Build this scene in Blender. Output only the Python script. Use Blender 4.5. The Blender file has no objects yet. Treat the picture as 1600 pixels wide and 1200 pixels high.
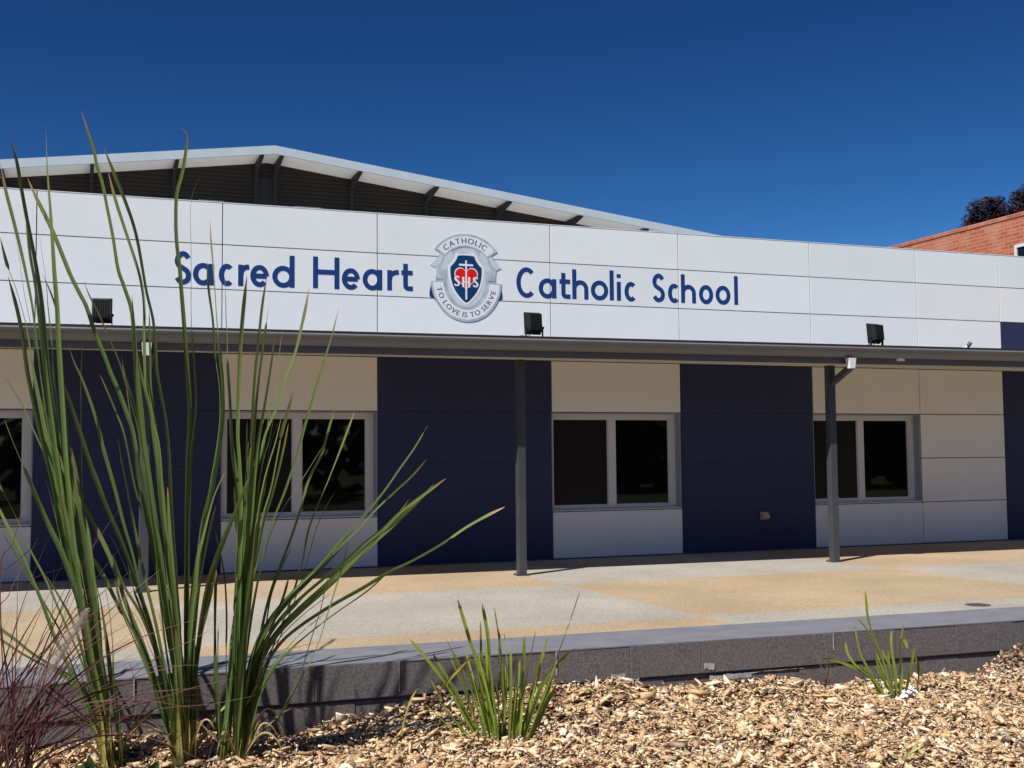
import bpy, bmesh, math, random
import numpy as np
from mathutils import Vector, Matrix, noise as mnoise
random.seed(11)
rng = np.random.default_rng(7)
sc = bpy.context.scene
COL = sc.collection
R = math.radians
SUN_E = 5.0; SKY_STR = .05; SKY_ALT = 1500; SKY_AIR = 1.0; SKY_DUST = .0; SKY_OZ = 6.0; SKY_SAT = 1.15; SKY_HUE = .5; SKY_VAL = 1; SKY_GAMMA = 1.7; SKY_MUL = (.48,.42,.335); EXPO = 0.38

# ------------------------------------------------------------------ helpers
class MB:
    """collects boxes, prisms and tubes, then builds ONE mesh object"""
    def __init__(s): s.v = []; s.f = []; s.mi = []; s.sm = []
    def add(s, vs, fs, m=0, smooth=False):
        o = len(s.v); s.v += [tuple(p) for p in vs]
        for f in fs: s.f.append([i + o for i in f]); s.mi.append(m); s.sm.append(smooth)
    def box(s, x0, x1, y0, y1, z0, z1, m=0, T=None):
        vs = [(x, y, z) for z in (z0, z1) for y in (y0, y1) for x in (x0, x1)]
        if T is not None: vs = [T @ Vector(p) for p in vs]
        s.add(vs, [(0,2,3,1),(4,5,7,6),(0,1,5,4),(2,6,7,3),(0,4,6,2),(1,3,7,5)], m)
    def bar(s, a, b, w, h, m=0, up=(0,0,1)):
        a = Vector(a); b = Vector(b); d = (b-a).normalized(); x = d.cross(Vector(up))
        x = x.normalized() if x.length > 1e-5 else Vector((1,0,0)); y = x.cross(d)
        vs = []
        for p in (a, b):
            for sx, sy in ((-1,-1),(1,-1),(1,1),(-1,1)): vs.append(p + x*sx*w/2 + y*sy*h/2)
        s.add(vs, [(0,1,2,3),(4,7,6,5),(0,4,5,1),(1,5,6,2),(2,6,7,3),(3,7,4,0)], m)
    def tube(s, pts, r, n=8, m=0, cap=True):
        pts = [Vector(p) for p in pts]; o = len(s.v); prev = None
        rs = r if isinstance(r, (list, tuple)) else [r]*len(pts)
        for i, p in enumerate(pts):
            t = (pts[min(i+1, len(pts)-1)] - pts[max(i-1, 0)]).normalized()
            if prev is None:
                u = t.orthogonal().normalized()
            else:
                u = (prev - t*prev.dot(t)).normalized()
            prev = u; w = t.cross(u)
            for k in range(n):
                a = 2*math.pi*k/n
                s.v.append(tuple(p + (u*math.cos(a) + w*math.sin(a))*rs[i]))
        for i in range(len(pts)-1):
            for k in range(n):
                k2 = (k+1) % n
                s.f.append([o+i*n+k, o+i*n+k2, o+(i+1)*n+k2, o+(i+1)*n+k]); s.mi.append(m); s.sm.append(True)
        if cap:
            s.f.append([o+k for k in range(n)][::-1]); s.mi.append(m); s.sm.append(False)
            e = o + (len(pts)-1)*n
            s.f.append([e+k for k in range(n)]); s.mi.append(m); s.sm.append(False)
    def prism(s, poly, y0, y1, m=0):
        """polygon in (x,z) extruded from y0 (front) to y1"""
        n = len(poly)
        ar = sum(poly[i][0]*poly[(i+1)%n][1]-poly[(i+1)%n][0]*poly[i][1] for i in range(n))
        if ar < 0: poly = poly[::-1]
        vs = [(x, y0, z) for x, z in poly] + [(x, y1, z) for x, z in poly]
        fs = [list(range(n)), list(range(2*n-1, n-1, -1))]
        fs += [[i, n+i, n+(i+1)%n, (i+1)%n] for i in range(n)]
        s.add(vs, fs, m)
    def profile(s, prof, a, b, m=0, closed=False):
        """(y,z) profile swept from x=a to x=b along a line: a, b are functions/offset tuples (x, dy)"""
        n = len(prof)
        vs = [(a[0], a[1]+y, z) for y, z in prof] + [(b[0], b[1]+y, z) for y, z in prof]
        rngn = range(n if closed else n-1)
        s.add(vs, [[i, (i+1)%n, n+(i+1)%n, n+i] for i in rngn], m)
        if closed: s.add(vs, [list(range(n))[::-1], list(range(n, 2*n))], m)
    def build(s, name, mats, parent=None, bevel=0, shade=None):
        me = bpy.data.meshes.new(name)
        me.from_pydata(s.v, [], s.f); me.update()
        if not isinstance(mats, (list, tuple)): mats = [mats]
        for m in mats: me.materials.append(m)
        me.polygons.foreach_set('material_index', s.mi)
        me.polygons.foreach_set('use_smooth', s.sm)
        if bevel:
            bm = bmesh.new(); bm.from_mesh(me)
            bmesh.ops.bevel(bm, geom=[e for e in bm.edges if len(e.link_faces) == 2 and e.calc_face_angle(0) > .6],
                            offset=bevel, segments=2, profile=.6, affect='EDGES')
            bm.to_mesh(me); bm.free()
        o = bpy.data.objects.new(name, me); COL.objects.link(o)
        if parent is not None: o.parent = parent
        return o

def tag(o, label=None, cat=None, group=None, kind=None):
    if label: o['label'] = label
    if cat: o['category'] = cat
    if group: o['group'] = group
    if kind: o['kind'] = kind
    return o
def thing(name, label, cat, group=None, loc=(0,0,0)):
    o = bpy.data.objects.new(name, None); COL.objects.link(o); o.location = loc
    o.empty_display_size = .2
    return tag(o, label, cat, group)

# ------------------------------------------------------------------ materials
def mat(name, base, rough=.6, spec=.4, metal=0.0, var=0.0, vscale=4.0, bump=0.0, bscale=80.0, detail=4):
    m = bpy.data.materials.new(name); m.use_nodes = True
    nt = m.node_tree; b = nt.nodes['Principled BSDF']
    b.inputs['Base Color'].default_value = (*base, 1); b.inputs['Roughness'].default_value = rough
    b.inputs['Metallic'].default_value = metal; b.inputs['Specular IOR Level'].default_value = spec
    if var or bump:
        tc = nt.nodes.new('ShaderNodeTexCoord')
    if var:
        n = nt.nodes.new('ShaderNodeTexNoise'); n.inputs['Scale'].default_value = vscale; n.inputs['Detail'].default_value = detail
        nt.links.new(tc.outputs['Object'], n.inputs['Vector'])
        r = nt.nodes.new('ShaderNodeValToRGB')
        r.color_ramp.elements[0].position = .3; r.color_ramp.elements[1].position = .7
        r.color_ramp.elements[0].color = (*[c*(1-var) for c in base], 1)
        r.color_ramp.elements[1].color = (*[min(1, c*(1+var)) for c in base], 1)
        nt.links.new(n.outputs['Fac'], r.inputs['Fac']); nt.links.new(r.outputs['Color'], b.inputs['Base Color'])
    if bump:
        n2 = nt.nodes.new('ShaderNodeTexNoise'); n2.inputs['Scale'].default_value = bscale; n2.inputs['Detail'].default_value = 3
        nt.links.new(tc.outputs['Object'], n2.inputs['Vector'])
        bp = nt.nodes.new('ShaderNodeBump'); bp.inputs['Strength'].default_value = bump; bp.inputs['Distance'].default_value = .01
        nt.links.new(n2.outputs['Fac'], bp.inputs['Height']); nt.links.new(bp.outputs['Normal'], b.inputs['Normal'])
    return m

def aggregate(name, cols, scale):
    """exposed aggregate: little stones of several colours"""
    m = bpy.data.materials.new(name); m.use_nodes = True; nt = m.node_tree; b = nt.nodes['Principled BSDF']
    tc = nt.nodes.new('ShaderNodeTexCoord')
    v = nt.nodes.new('ShaderNodeTexVoronoi'); v.inputs['Scale'].default_value = scale
    nt.links.new(tc.outputs['Object'], v.inputs['Vector'])
    sp = nt.nodes.new('ShaderNodeSeparateColor'); nt.links.new(v.outputs['Color'], sp.inputs['Color'])
    r = nt.nodes.new('ShaderNodeValToRGB'); els = r.color_ramp.elements
    els[0].position = 0; els[0].color = (*cols[0], 1); els[1].position = 1; els[1].color = (*cols[-1], 1)
    for i, c in enumerate(cols[1:-1]):
        e = els.new((i+1)/(len(cols)-1)); e.color = (*c, 1)
    nt.links.new(sp.outputs['Red'], r.inputs['Fac'])
    n = nt.nodes.new('ShaderNodeTexNoise'); n.inputs['Scale'].default_value = .9; n.inputs['Detail'].default_value = 5
    nt.links.new(tc.outputs['Object'], n.inputs['Vector'])
    mr = nt.nodes.new('ShaderNodeMapRange'); mr.inputs['From Min'].default_value = .3; mr.inputs['From Max'].default_value = .7
    mr.inputs['To Min'].default_value = .86; mr.inputs['To Max'].default_value = 1.1
    nt.links.new(n.outputs['Fac'], mr.inputs['Value'])
    hs = nt.nodes.new('ShaderNodeMix'); hs.data_type = 'RGBA'; hs.blend_type = 'MULTIPLY'; hs.inputs['Factor'].default_value = 1
    nt.links.new(r.outputs['Color'], hs.inputs['A']); nt.links.new(mr.outputs['Result'], hs.inputs['B'])
    nt.links.new(hs.outputs['Result'], b.inputs['Base Color'])
    b.inputs['Roughness'].default_value = .85; b.inputs['Specular IOR Level'].default_value = .25
    bp = nt.nodes.new('ShaderNodeBump'); bp.inputs['Strength'].default_value = .25; bp.inputs['Distance'].default_value = .003
    nt.links.new(v.outputs['Distance'], bp.inputs['Height']); nt.links.new(bp.outputs['Normal'], b.inputs['Normal'])
    return m

M = {}
M['pale'] = mat('pale_panel_paint', (.82,.85,.885), .45, .35, var=.018, vscale=2.2, bump=.02, bscale=30)
M['white'] = mat('white_panel_paint', (.84,.84,.845), .45, .35, var=.018, vscale=2.2, bump=.02, bscale=30)
M['lower_white'] = mat('off_white_panel_paint', (.78,.735,.70), .5, .2, var=.02, vscale=2.2, bump=.02, bscale=30)
M['navy'] = mat('navy_panel_paint', (.033,.038,.092), .5, .16, var=.05, vscale=2.5, bump=.02, bscale=30)
M['joint'] = mat('dark_joint_backing', (.16,.17,.19), .8)
M['letter'] = mat('blue_lettering', (.014,.05,.20), .4, .3)
M['frame'] = mat('cream_window_frame', (.62,.60,.59), .35, .5, var=.02)
M['reveal'] = mat('grey_reveal', (.30,.31,.37), .5)
M['glass'] = mat('dark_window_glass', (.004,.004,.005), .02, .5)
M['screen'] = mat('brown_insect_screen', (.010,.006,.004), .35, .2)
M['gutter'] = mat('grey_gutter_steel', (.145,.145,.155), .42, .5, var=.06, vscale=3)
M['beam'] = mat('grey_beam_paint', (.11,.11,.13), .45, .4, var=.06, vscale=3)
M['post'] = mat('grey_post_paint', (.052,.056,.065), .42, .45, var=.1, vscale=5)
M['soffit'] = mat('cream_soffit', (.62,.60,.56), .6)
M['pvc'] = mat('white_plastic', (.75,.78,.82), .4)
M['steel_roof'] = mat('pale_steel_roof', (.52,.56,.60), .4, .5, var=.05)
M['barge'] = mat('pale_barge_paint', (.44,.50,.54), .45, .4, var=.04)
M['hall_soffit'] = mat('hall_soffit_paint', (.84,.80,.75), .6, var=.03)
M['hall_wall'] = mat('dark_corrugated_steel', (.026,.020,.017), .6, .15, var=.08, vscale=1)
M['strut'] = mat('strut_steel_and_eave_shade', (.030,.026,.026), .6, .2)
M['black'] = mat('black_lamp_housing', (.010,.010,.012), .55, .3, var=.15, vscale=10)
M['lamp_glass'] = mat('lamp_lens', (.35,.36,.38), .1, .6)
M['silver'] = mat('silver_print', (.46,.51,.58), .4, .4, var=.25, vscale=7)
M['silver_dark'] = mat('dark_silver_print', (.36,.41,.48), .4, .4, var=.35, vscale=9)
M['silver_pale'] = mat('pale_silver_print', (.62,.68,.75), .4, .4, var=.08, vscale=8)
M['cwhite'] = mat('crest_white', (.82,.84,.87), .4)
M['cblue'] = mat('crest_blue', (.006,.045,.15), .4, .3)
M['cred'] = mat('crest_red', (.78,.010,.012), .4, .3)
M['cletter'] = mat('crest_grey_blue_letter', (.06,.10,.17), .5)
M['outlet'] = mat('weathered_beige_plastic', (.42,.34,.25), .6, var=.1, vscale=40)
M['kerb'] = mat('charcoal_concrete_block', (.135,.122,.126), .9, .2, var=.34, vscale=70, bump=.35, bscale=240, detail=14)
M['kerb_top'] = mat('charcoal_concrete_cap', (.165,.17,.20), .8, .3, var=.12, vscale=5, bump=.25, bscale=120, detail=8)
M['mortar'] = mat('pale_mortar', (.32,.315,.32), .9, var=.3, vscale=30)
M['drain'] = mat('dark_iron_cover', (.11,.11,.112), .6, metal=.3, var=.2, vscale=30)
M['tan'] = aggregate('tan_exposed_aggregate', [(.30,.21,.13),(.36,.268,.172),(.39,.295,.195),(.42,.325,.222),(.47,.38,.27)], 110)
M['grey'] = aggregate('grey_exposed_aggregate', [(.26,.232,.195),(.32,.292,.252),(.35,.322,.282),(.38,.352,.312),(.45,.425,.38)], 110)
M['earth'] = mat('mulch_soil', (.16,.10,.06), .95, .1, var=.4, vscale=14, bump=.8, bscale=40)
M['lawn'] = mat('dry_lawn', (.11,.12,.05), .95, .1, var=.35, vscale=2, bump=.8, bscale=50)
M['rustleaf'] = mat('dry_leaf', (.22,.09,.05), .8, .2, var=.5, vscale=3)

def island_mat(name, stops, rough=.8, transl=0.0):
    m = bpy.data.materials.new(name); m.use_nodes = True; nt = m.node_tree; b = nt.nodes['Principled BSDF']
    g = nt.nodes.new('ShaderNodeNewGeometry'); r = nt.nodes.new('ShaderNodeValToRGB'); els = r.color_ramp.elements
    els[0].position = stops[0][0]; els[0].color = (*stops[0][1], 1)
    els[1].position = stops[-1][0]; els[1].color = (*stops[-1][1], 1)
    for p, c in stops[1:-1]:
        e = els.new(p); e.color = (*c, 1)
    nt.links.new(g.outputs['Random Per Island'], r.inputs['Fac'])
    tc = nt.nodes.new('ShaderNodeTexCoord'); n = nt.nodes.new('ShaderNodeTexNoise'); n.inputs['Scale'].default_value = 60
    n.inputs['Detail'].default_value = 3
    nt.links.new(tc.outputs['Object'], n.inputs['Vector'])
    mr = nt.nodes.new('ShaderNodeMapRange'); mr.inputs['To Min'].default_value = .65; mr.inputs['To Max'].default_value = 1.3
    nt.links.new(n.outputs['Fac'], mr.inputs['Value'])
    mx = nt.nodes.new('ShaderNodeMix'); mx.data_type = 'RGBA'; mx.blend_type = 'MULTIPLY'; mx.inputs['Factor'].default_value = 1
    nt.links.new(r.outputs['Color'], mx.inputs['A']); nt.links.new(mr.outputs['Result'], mx.inputs['B'])
    nt.links.new(mx.outputs['Result'], b.inputs['Base Color'])
    b.inputs['Roughness'].default_value = rough; b.inputs['Specular IOR Level'].default_value = .25
    if transl:
        t = nt.nodes.new('ShaderNodeBsdfTranslucent'); nt.links.new(mx.outputs['Result'], t.inputs['Color'])
        ms = nt.nodes.new('ShaderNodeMixShader'); ms.inputs['Fac'].default_value = transl
        out = nt.nodes['Material Output']
        nt.links.new(b.outputs['BSDF'], ms.inputs[1]); nt.links.new(t.outputs['BSDF'], ms.inputs[2])
        nt.links.new(ms.outputs['Shader'], out.inputs['Surface'])
    return m
M['chips'] = island_mat('bark_chip', [(0,(.07,.036,.02)),(.07,(.20,.115,.06)),(.11,(.33,.29,.25)),(.17,(.40,.25,.135)),(.5,(.60,.405,.23)),(.78,(.72,.53,.33)),(1,(.86,.73,.54))])
M['litter'] = island_mat('dry_leaf_litter', [(0,(.05,.03,.022)),(.35,(.13,.085,.06)),(.65,(.27,.20,.16)),(.88,(.34,.25,.20)),(.93,(.34,.10,.045)),(1,(.36,.12,.06))])
M['plum'] = island_mat('dark_purple_foliage', [(0,(.012,.004,.006)),(.5,(.026,.007,.010)),(1,(.05,.012,.014))], .85, .15)
M['belt'] = island_mat('distant_foliage', [(0,(0.011,0.019,0.007)),(.5,(0.022,0.033,0.011)),(1,(0.033,0.044,0.017))], .8)
M['bark'] = mat('dark_tree_bark', (.06,.045,.04), .9, var=.3, vscale=8)

def blade_mat(name, stops, transl=.3, rough=.38, streak=.22, spec=.45):
    """leaf colour runs along the blade through the 'along' attribute (pale base, green body, dried tip)"""
    m = bpy.data.materials.new(name); m.use_nodes = True; nt = m.node_tree; b = nt.nodes['Principled BSDF']
    at = nt.nodes.new('ShaderNodeAttribute'); at.attribute_name = 'along'
    r = nt.nodes.new('ShaderNodeValToRGB'); els = r.color_ramp.elements
    els[0].position = stops[0][0]; els[0].color = (*stops[0][1], 1)
    els[1].position = stops[-1][0]; els[1].color = (*stops[-1][1], 1)
    for p, c in stops[1:-1]:
        e = els.new(p); e.color = (*c, 1)
    nt.links.new(at.outputs['Fac'], r.inputs['Fac'])
    g = nt.nodes.new('ShaderNodeNewGeometry')
    mr = nt.nodes.new('ShaderNodeMapRange'); mr.inputs['To Min'].default_value = .55; mr.inputs['To Max'].default_value = 1.35
    nt.links.new(g.outputs['Random Per Island'], mr.inputs['Value'])
    at2 = nt.nodes.new('ShaderNodeAttribute'); at2.attribute_name = 'across'
    n = nt.nodes.new('ShaderNodeTexNoise'); n.noise_dimensions = '2D'; n.inputs['Scale'].default_value = 1; n.inputs['Detail'].default_value = 3
    cb = nt.nodes.new('ShaderNodeCombineXYZ')
    mu = nt.nodes.new('ShaderNodeMath'); mu.operation = 'MULTIPLY'; mu.inputs[1].default_value = 7
    mu2 = nt.nodes.new('ShaderNodeMath'); mu2.operation = 'MULTIPLY'; mu2.inputs[1].default_value = 9
    nt.links.new(at2.outputs['Fac'], mu.inputs[0]); nt.links.new(at.outputs['Fac'], mu2.inputs[0])
    nt.links.new(mu.outputs[0], cb.inputs['X']); nt.links.new(mu2.outputs[0], cb.inputs['Y'])
    nt.links.new(cb.outputs[0], n.inputs['Vector'])
    mr2 = nt.nodes.new('ShaderNodeMapRange'); mr2.inputs['To Min'].default_value = 1-streak*2; mr2.inputs['To Max'].default_value = 1+streak*2
    nt.links.new(n.outputs['Fac'], mr2.inputs['Value'])
    m1 = nt.nodes.new('ShaderNodeMath'); m1.operation = 'MULTIPLY'
    nt.links.new(mr.outputs['Result'], m1.inputs[0]); nt.links.new(mr2.outputs['Result'], m1.inputs[1])
    mx = nt.nodes.new('ShaderNodeMix'); mx.data_type = 'RGBA'; mx.blend_type = 'MULTIPLY'; mx.inputs['Factor'].default_value = 1
    nt.links.new(r.outputs['Color'], mx.inputs['A']); nt.links.new(m1.outputs[0], mx.inputs['B'])
    nt.links.new(mx.outputs['Result'], b.inputs['Base Color'])
    b.inputs['Roughness'].default_value = rough; b.inputs['Specular IOR Level'].default_value = spec
    t = nt.nodes.new('ShaderNodeBsdfTranslucent'); nt.links.new(mx.outputs['Result'], t.inputs['Color'])
    ms = nt.nodes.new('ShaderNodeMixShader'); ms.inputs['Fac'].default_value = transl
    nt.links.new(b.outputs['BSDF'], ms.inputs[1]); nt.links.new(t.outputs['BSDF'], ms.inputs[2])
    nt.links.new(ms.outputs['Shader'], nt.nodes['Material Output'].inputs['Surface'])
    return m
M['reed'] = blade_mat('reed_leaf', [(0,(.26,.26,.06)),(.08,(.15,.20,.045)),(.2,(.095,.155,.042)),(.6,(.118,.185,.052)),(.95,(.165,.205,.06)),(.982,(.34,.22,.08)),(1,(.45,.30,.20))])
M['sheath'] = blade_mat('yellow_green_sheath', [(0,(.42,.37,.15)),(.3,(.40,.36,.09)),(.62,(.26,.28,.06)),(1,(.10,.165,.04))], .25, .45, .32)
M['dryleaf'] = blade_mat('dried_reed_leaf', [(0,(.34,.27,.10)),(.5,(.40,.30,.15)),(1,(.30,.20,.11))], .2, .7, .3, .1)
M['tuft'] = blade_mat('tuft_leaf', [(0,(.24,.26,.07)),(.15,(.17,.24,.035)),(.6,(.21,.28,.04)),(.94,(.28,.31,.05)),(1,(.42,.32,.16))])
M['yellow_blade'] = blade_mat('yellowed_leaf', [(0,(.34,.30,.05)),(.6,(.42,.34,.06)),(1,(.45,.33,.14))])
M['purple'] = blade_mat('purple_grass_stalk', [(0,(.10,.045,.035)),(.4,(.075,.022,.028)),(.8,(.12,.05,.045)),(1,(.26,.14,.09))], .15, .6, .1, .15)
M['plume'] = island_mat('pale_seed_fluff', [(0,(.42,.33,.30)),(1,(.66,.58,.54))], .9, .35)
M['broad'] = mat('dark_green_seedling_leaf', (.05,.10,.025), .5, var=.3, vscale=20)
M['petal'] = mat('white_scrap', (.85,.86,.88), .6)
M['twig'] = mat('dry_twig', (.16,.11,.08), .9, var=.3, vscale=20)

def brick_material():
    m = bpy.data.materials.new('red_brick'); m.use_nodes = True; nt = m.node_tree; b = nt.nodes['Principled BSDF']
    tc = nt.nodes.new('ShaderNodeTexCoord'); sp = nt.nodes.new('ShaderNodeSeparateXYZ'); cb = nt.nodes.new('ShaderNodeCombineXYZ')
    nt.links.new(tc.outputs['Object'], sp.inputs[0])
    ad = nt.nodes.new('ShaderNodeMath'); nt.links.new(sp.outputs['X'], ad.inputs[0]); nt.links.new(sp.outputs['Y'], ad.inputs[1])
    nt.links.new(ad.outputs[0], cb.inputs['X']); nt.links.new(sp.outputs['Z'], cb.inputs['Y'])
    br = nt.nodes.new('ShaderNodeTexBrick'); br.inputs['Scale'].default_value = 1
    br.inputs['Brick Width'].default_value = .24; br.inputs['Row Height'].default_value = .086; br.inputs['Mortar Size'].default_value = .008
    br.inputs['Color1'].default_value = (.33,.066,.026,1); br.inputs['Color2'].default_value = (.43,.125,.06,1)
    br.inputs['Mortar'].default_value = (.36,.25,.19,1); br.inputs['Bias'].default_value = .0
    nt.links.new(cb.outputs[0], br.inputs['Vector'])
    n = nt.nodes.new('ShaderNodeTexNoise'); n.inputs['Scale'].default_value = 1.6; n.inputs['Detail'].default_value = 6
    nt.links.new(tc.outputs['Object'], n.inputs['Vector'])
    mr = nt.nodes.new('ShaderNodeMapRange'); mr.inputs['From Min'].default_value = .5; mr.inputs['From Max'].default_value = .75
    mr.inputs['To Max'].default_value = .5
    nt.links.new(n.outputs['Fac'], mr.inputs['Value'])
    mx = nt.nodes.new('ShaderNodeMix'); mx.data_type = 'RGBA'; nt.links.new(mr.outputs['Result'], mx.inputs['Factor'])
    nt.links.new(br.outputs['Color'], mx.inputs['A']); mx.inputs['B'].default_value = (.46,.27,.19,1)
    nt.links.new(mx.outputs['Result'], b.inputs['Base Color']); b.inputs['Roughness'].default_value = .9
    bp = nt.nodes.new('ShaderNodeBump'); bp.inputs['Strength'].default_value = .5; bp.inputs['Distance'].default_value = .01; bp.invert = True
    nt.links.new(br.outputs['Fac'], bp.inputs['Height']); nt.links.new(bp.outputs['Normal'], b.inputs['Normal'])
    return m
M['brick'] = brick_material()

# ------------------------------------------------------------------ camera, sun, sky
CAM = Vector((0, -13.053, 1.2582))
rows = [Vector((0.936014, -0.351849, -0.0088915)), Vector((-0.0138778, -0.0621382, 0.997971)), Vector((0.351688, 0.933992, 0.0630452))]
cam_d = bpy.data.cameras.new('camera'); cam = bpy.data.objects.new('camera', cam_d); COL.objects.link(cam)
mw = Matrix.Identity(4)
for i in range(3):
    mw[i][0] = rows[0][i]; mw[i][1] = rows[1][i]; mw[i][2] = -rows[2][i]; mw[i][3] = CAM[i]
cam.matrix_world = mw
cam_d.sensor_width = 36; cam_d.lens = 1800/1600*36; cam_d.clip_end = 5000; cam_d.clip_start = .05
sc.camera = cam

KX, KY = .70, .39                       # metres a shadow moves right and towards the wall per metre of height
sun_dir = Vector((KX, KY, -1)).normalized()
sun_d = bpy.data.lights.new('sun', 'SUN'); sun_d.energy = SUN_E; sun_d.angle = R(.53); sun_d.color = (1, .955, .88)
sun = bpy.data.objects.new('sun', sun_d); COL.objects.link(sun)
sun.rotation_euler = sun_dir.to_track_quat('-Z', 'Y').to_euler(); sun.location = (-20, -20, 30)
w = bpy.data.worlds.new('World'); sc.world = w; w.use_nodes = True
nt = w.node_tree; bg = nt.nodes['Background']
sky = nt.nodes.new('ShaderNodeTexSky'); sky.sky_type = 'NISHITA'; sky.sun_disc = False
sky.sun_elevation = math.asin(-sun_dir.z); sky.sun_rotation = math.atan2(-sun_dir.x, -sun_dir.y)
sky.altitude = SKY_ALT; sky.air_density = SKY_AIR; sky.dust_density = SKY_DUST; sky.ozone_density = SKY_OZ
hs = nt.nodes.new('ShaderNodeHueSaturation'); hs.inputs['Saturation'].default_value = SKY_SAT; hs.inputs['Hue'].default_value = SKY_HUE; hs.inputs['Value'].default_value = SKY_VAL
nt.links.new(sky.outputs['Color'], hs.inputs['Color']); gm = nt.nodes.new('ShaderNodeGamma'); gm.inputs['Gamma'].default_value = SKY_GAMMA
ml = nt.nodes.new('ShaderNodeMix'); ml.data_type = 'RGBA'; ml.blend_type = 'MULTIPLY'; ml.inputs['Factor'].default_value = 1
ml.inputs['B'].default_value = (*SKY_MUL, 1)
nt.links.new(hs.outputs['Color'], gm.inputs['Color']); nt.links.new(gm.outputs['Color'], ml.inputs['A'])
nt.links.new(ml.outputs['Result'], bg.inputs['Color'])
bg.inputs['Strength'].default_value = SKY_STR
sc.view_settings.view_transform = 'Standard'; sc.view_settings.look = 'None'; sc.view_settings.exposure = EXPO; sc.view_settings.gamma = 1
sc.render.engine = 'CYCLES'; sc.cycles.max_bounces = 8; sc.cycles.diffuse_bounces = 5

# ------------------------------------------------------------------ ground, paving, kerb
AL = -.040                               # the paving grid is turned a little against the facade
def yk(x, y): return y + AL*(x-4.43)     # grid line through (4.43, y)
mb = MB(); mb.add([(-400,-400,-.75),(400,-400,-.75),(400,600,-.75),(-400,600,-.75)], [(0,1,2,3)])
tag(mb.build('ground', M['lawn']), kind='structure')
# checkerboard of tan and grey exposed aggregate, cut by lines square to the facade
xs = [-16, -7.1, -3.25, .6, 4.45, 8.33, 12.2, 16, 24]
ylines = lambda x: [.15, -2.52 - .012*(x-4.4), -5.06 - .03*(x-4.4), yk(x, -5.56)]
mb = MB()
for i in range(len(xs)-1):
    for j in range(3):
        xa = lambda x, y: x - .036*(y+1.6)
        ya0, ya1 = ylines(xs[i])[j], ylines(xs[i])[j+1]; yb0, yb1 = ylines(xs[i+1])[j], ylines(xs[i+1])[j+1]
        mb.add([(xa(xs[i],ya1),ya1,0),(xa(xs[i+1],yb1),yb1,0),(xa(xs[i+1],yb0),yb0,0),(xa(xs[i],ya0),ya0,0)], [(0,1,2,3)], (i+j+1)%2)
tag(mb.build('paving', [M['tan'], M['grey']]), kind='structure')
# slab below
mb = MB(); mb.add([(-16,yk(-16,-5.6),-.004),(24,yk(24,-5.6),-.004),(24,.3,-.004),(-16,.3,-.004)], [(0,1,2,3)])
tag(mb.build('path_base', M['kerb']), kind='structure')

kw = thing('retaining_wall', 'low charcoal concrete block wall edging the paving, with pale mortar joints', 'wall', loc=(0,-6,0))
def kpt(u, v, z):                        # u along, v outward towards the camera
    return Vector((u, yk(u, -5.53) - v, z))
kb = MB(); top_mb = MB(); mo = MB()
joint_u = [1.2]
jx = [-8 + .52*i for i in range(60)]
for i, u in enumerate(jx):
    u1 = u + .52; g = .0015
    dz = 0; dv = random.uniform(-.003, .003)
    vs = []
    for z in (-.212, -.001+dz*0):
        for v in (.02, .60+dv):
            for uu in (u+g, u1-g): vs.append(kpt(uu, v, z))
    kb.add(vs, [(0,1,3,2),(4,6,7,5),(0,4,5,1),(2,3,7,6),(0,2,6,4),(1,5,7,3)], 0)
    off = .25
    vs = []
    for z in (-.62, -.228):
        for v in (.05, .585+random.uniform(-.004,.004)):
            for uu in (u+off+g, u1+off-g): vs.append(kpt(uu, v, z))
    kb.add(vs, [(0,1,3,2),(4,6,7,5),(0,4,5,1),(2,3,7,6),(0,2,6,4),(1,5,7,3)], 0)
    if random.random() < .6:            # worn pale mortar in the joint
        h0 = random.uniform(-.21, -.12)
        vs = [kpt(u+a, .594, z) for z in (h0, -.004) for a in (-.0035, .0035)] + [kpt(u+a, .606, z) for z in (h0, -.004) for a in (-.0035, .0035)]
        mo.add(vs, [(4,5,7,6),(0,4,6,2),(1,3,7,5),(2,6,7,3),(0,1,5,4)], 0)
for (u0, u1, z0, z1) in ((4.02,4.34,-.275,-.225),(4.28,4.75,-.245,-.222),(3.3,3.4,-.215,-.17),(3.36,3.5,-.235,-.205),(3.98,4.06,-.20,-.14)):
    n = 7; vs = []
    for k in range(n+1):
        u = u0 + (u1-u0)*k/n
        vs += [kpt(u, .607, z0+random.uniform(0,.02)), kpt(u, .607, z1-random.uniform(0,.012))]
    mo.add(vs, [(2*k,2*k+2,2*k+3,2*k+1) for k in range(n)], 0)
kb.build('block_course', M['kerb'], kw, bevel=.003).location = (0,6,0)
mo.build('mortar', M['mortar'], kw).location = (0,6,0)
mb = MB()
for i in range(40):
    u = -8 + i*1.04; g = .0015
    vs = [kpt(uu, v, z) for z in (-.004, .004) for v in (.0, .602) for uu in (u+g, u+1.04-g)]
    mb.add(vs, [(0,1,3,2),(4,5,7,6)[::-1],(0,4,5,1),(2,3,7,6),(0,2,6,4),(1,5,7,3)], 0)
mb.build('cap', M['kerb_top'], kw).location = (0,6,0)
mb = MB(); 
vs = [kpt(u, v, z) for z in (-.6,-.02) for v in (.03,.57) for u in (-8, 23)]
mb.add(vs, [(0,1,3,2),(4,5,7,6)[::-1],(0,4,5,1),(2,3,7,6),(0,2,6,4),(1,5,7,3)])
mb.build('core', M['joint'], kw).location = (0,6,0)

# drain cover
mb = MB(); mb.tube([(6.98,-5.40,.0005),(6.98,-5.40,.004)], .10, 28)
for k in range(5): mb.box(6.90, 7.06, -5.46+k*.028, -5.445+k*.028, .004, .006)
tag(mb.build('drain_cover', M['drain']), 'small round dark iron cover set in the grey paving near the kerb', 'drain cover')

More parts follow.
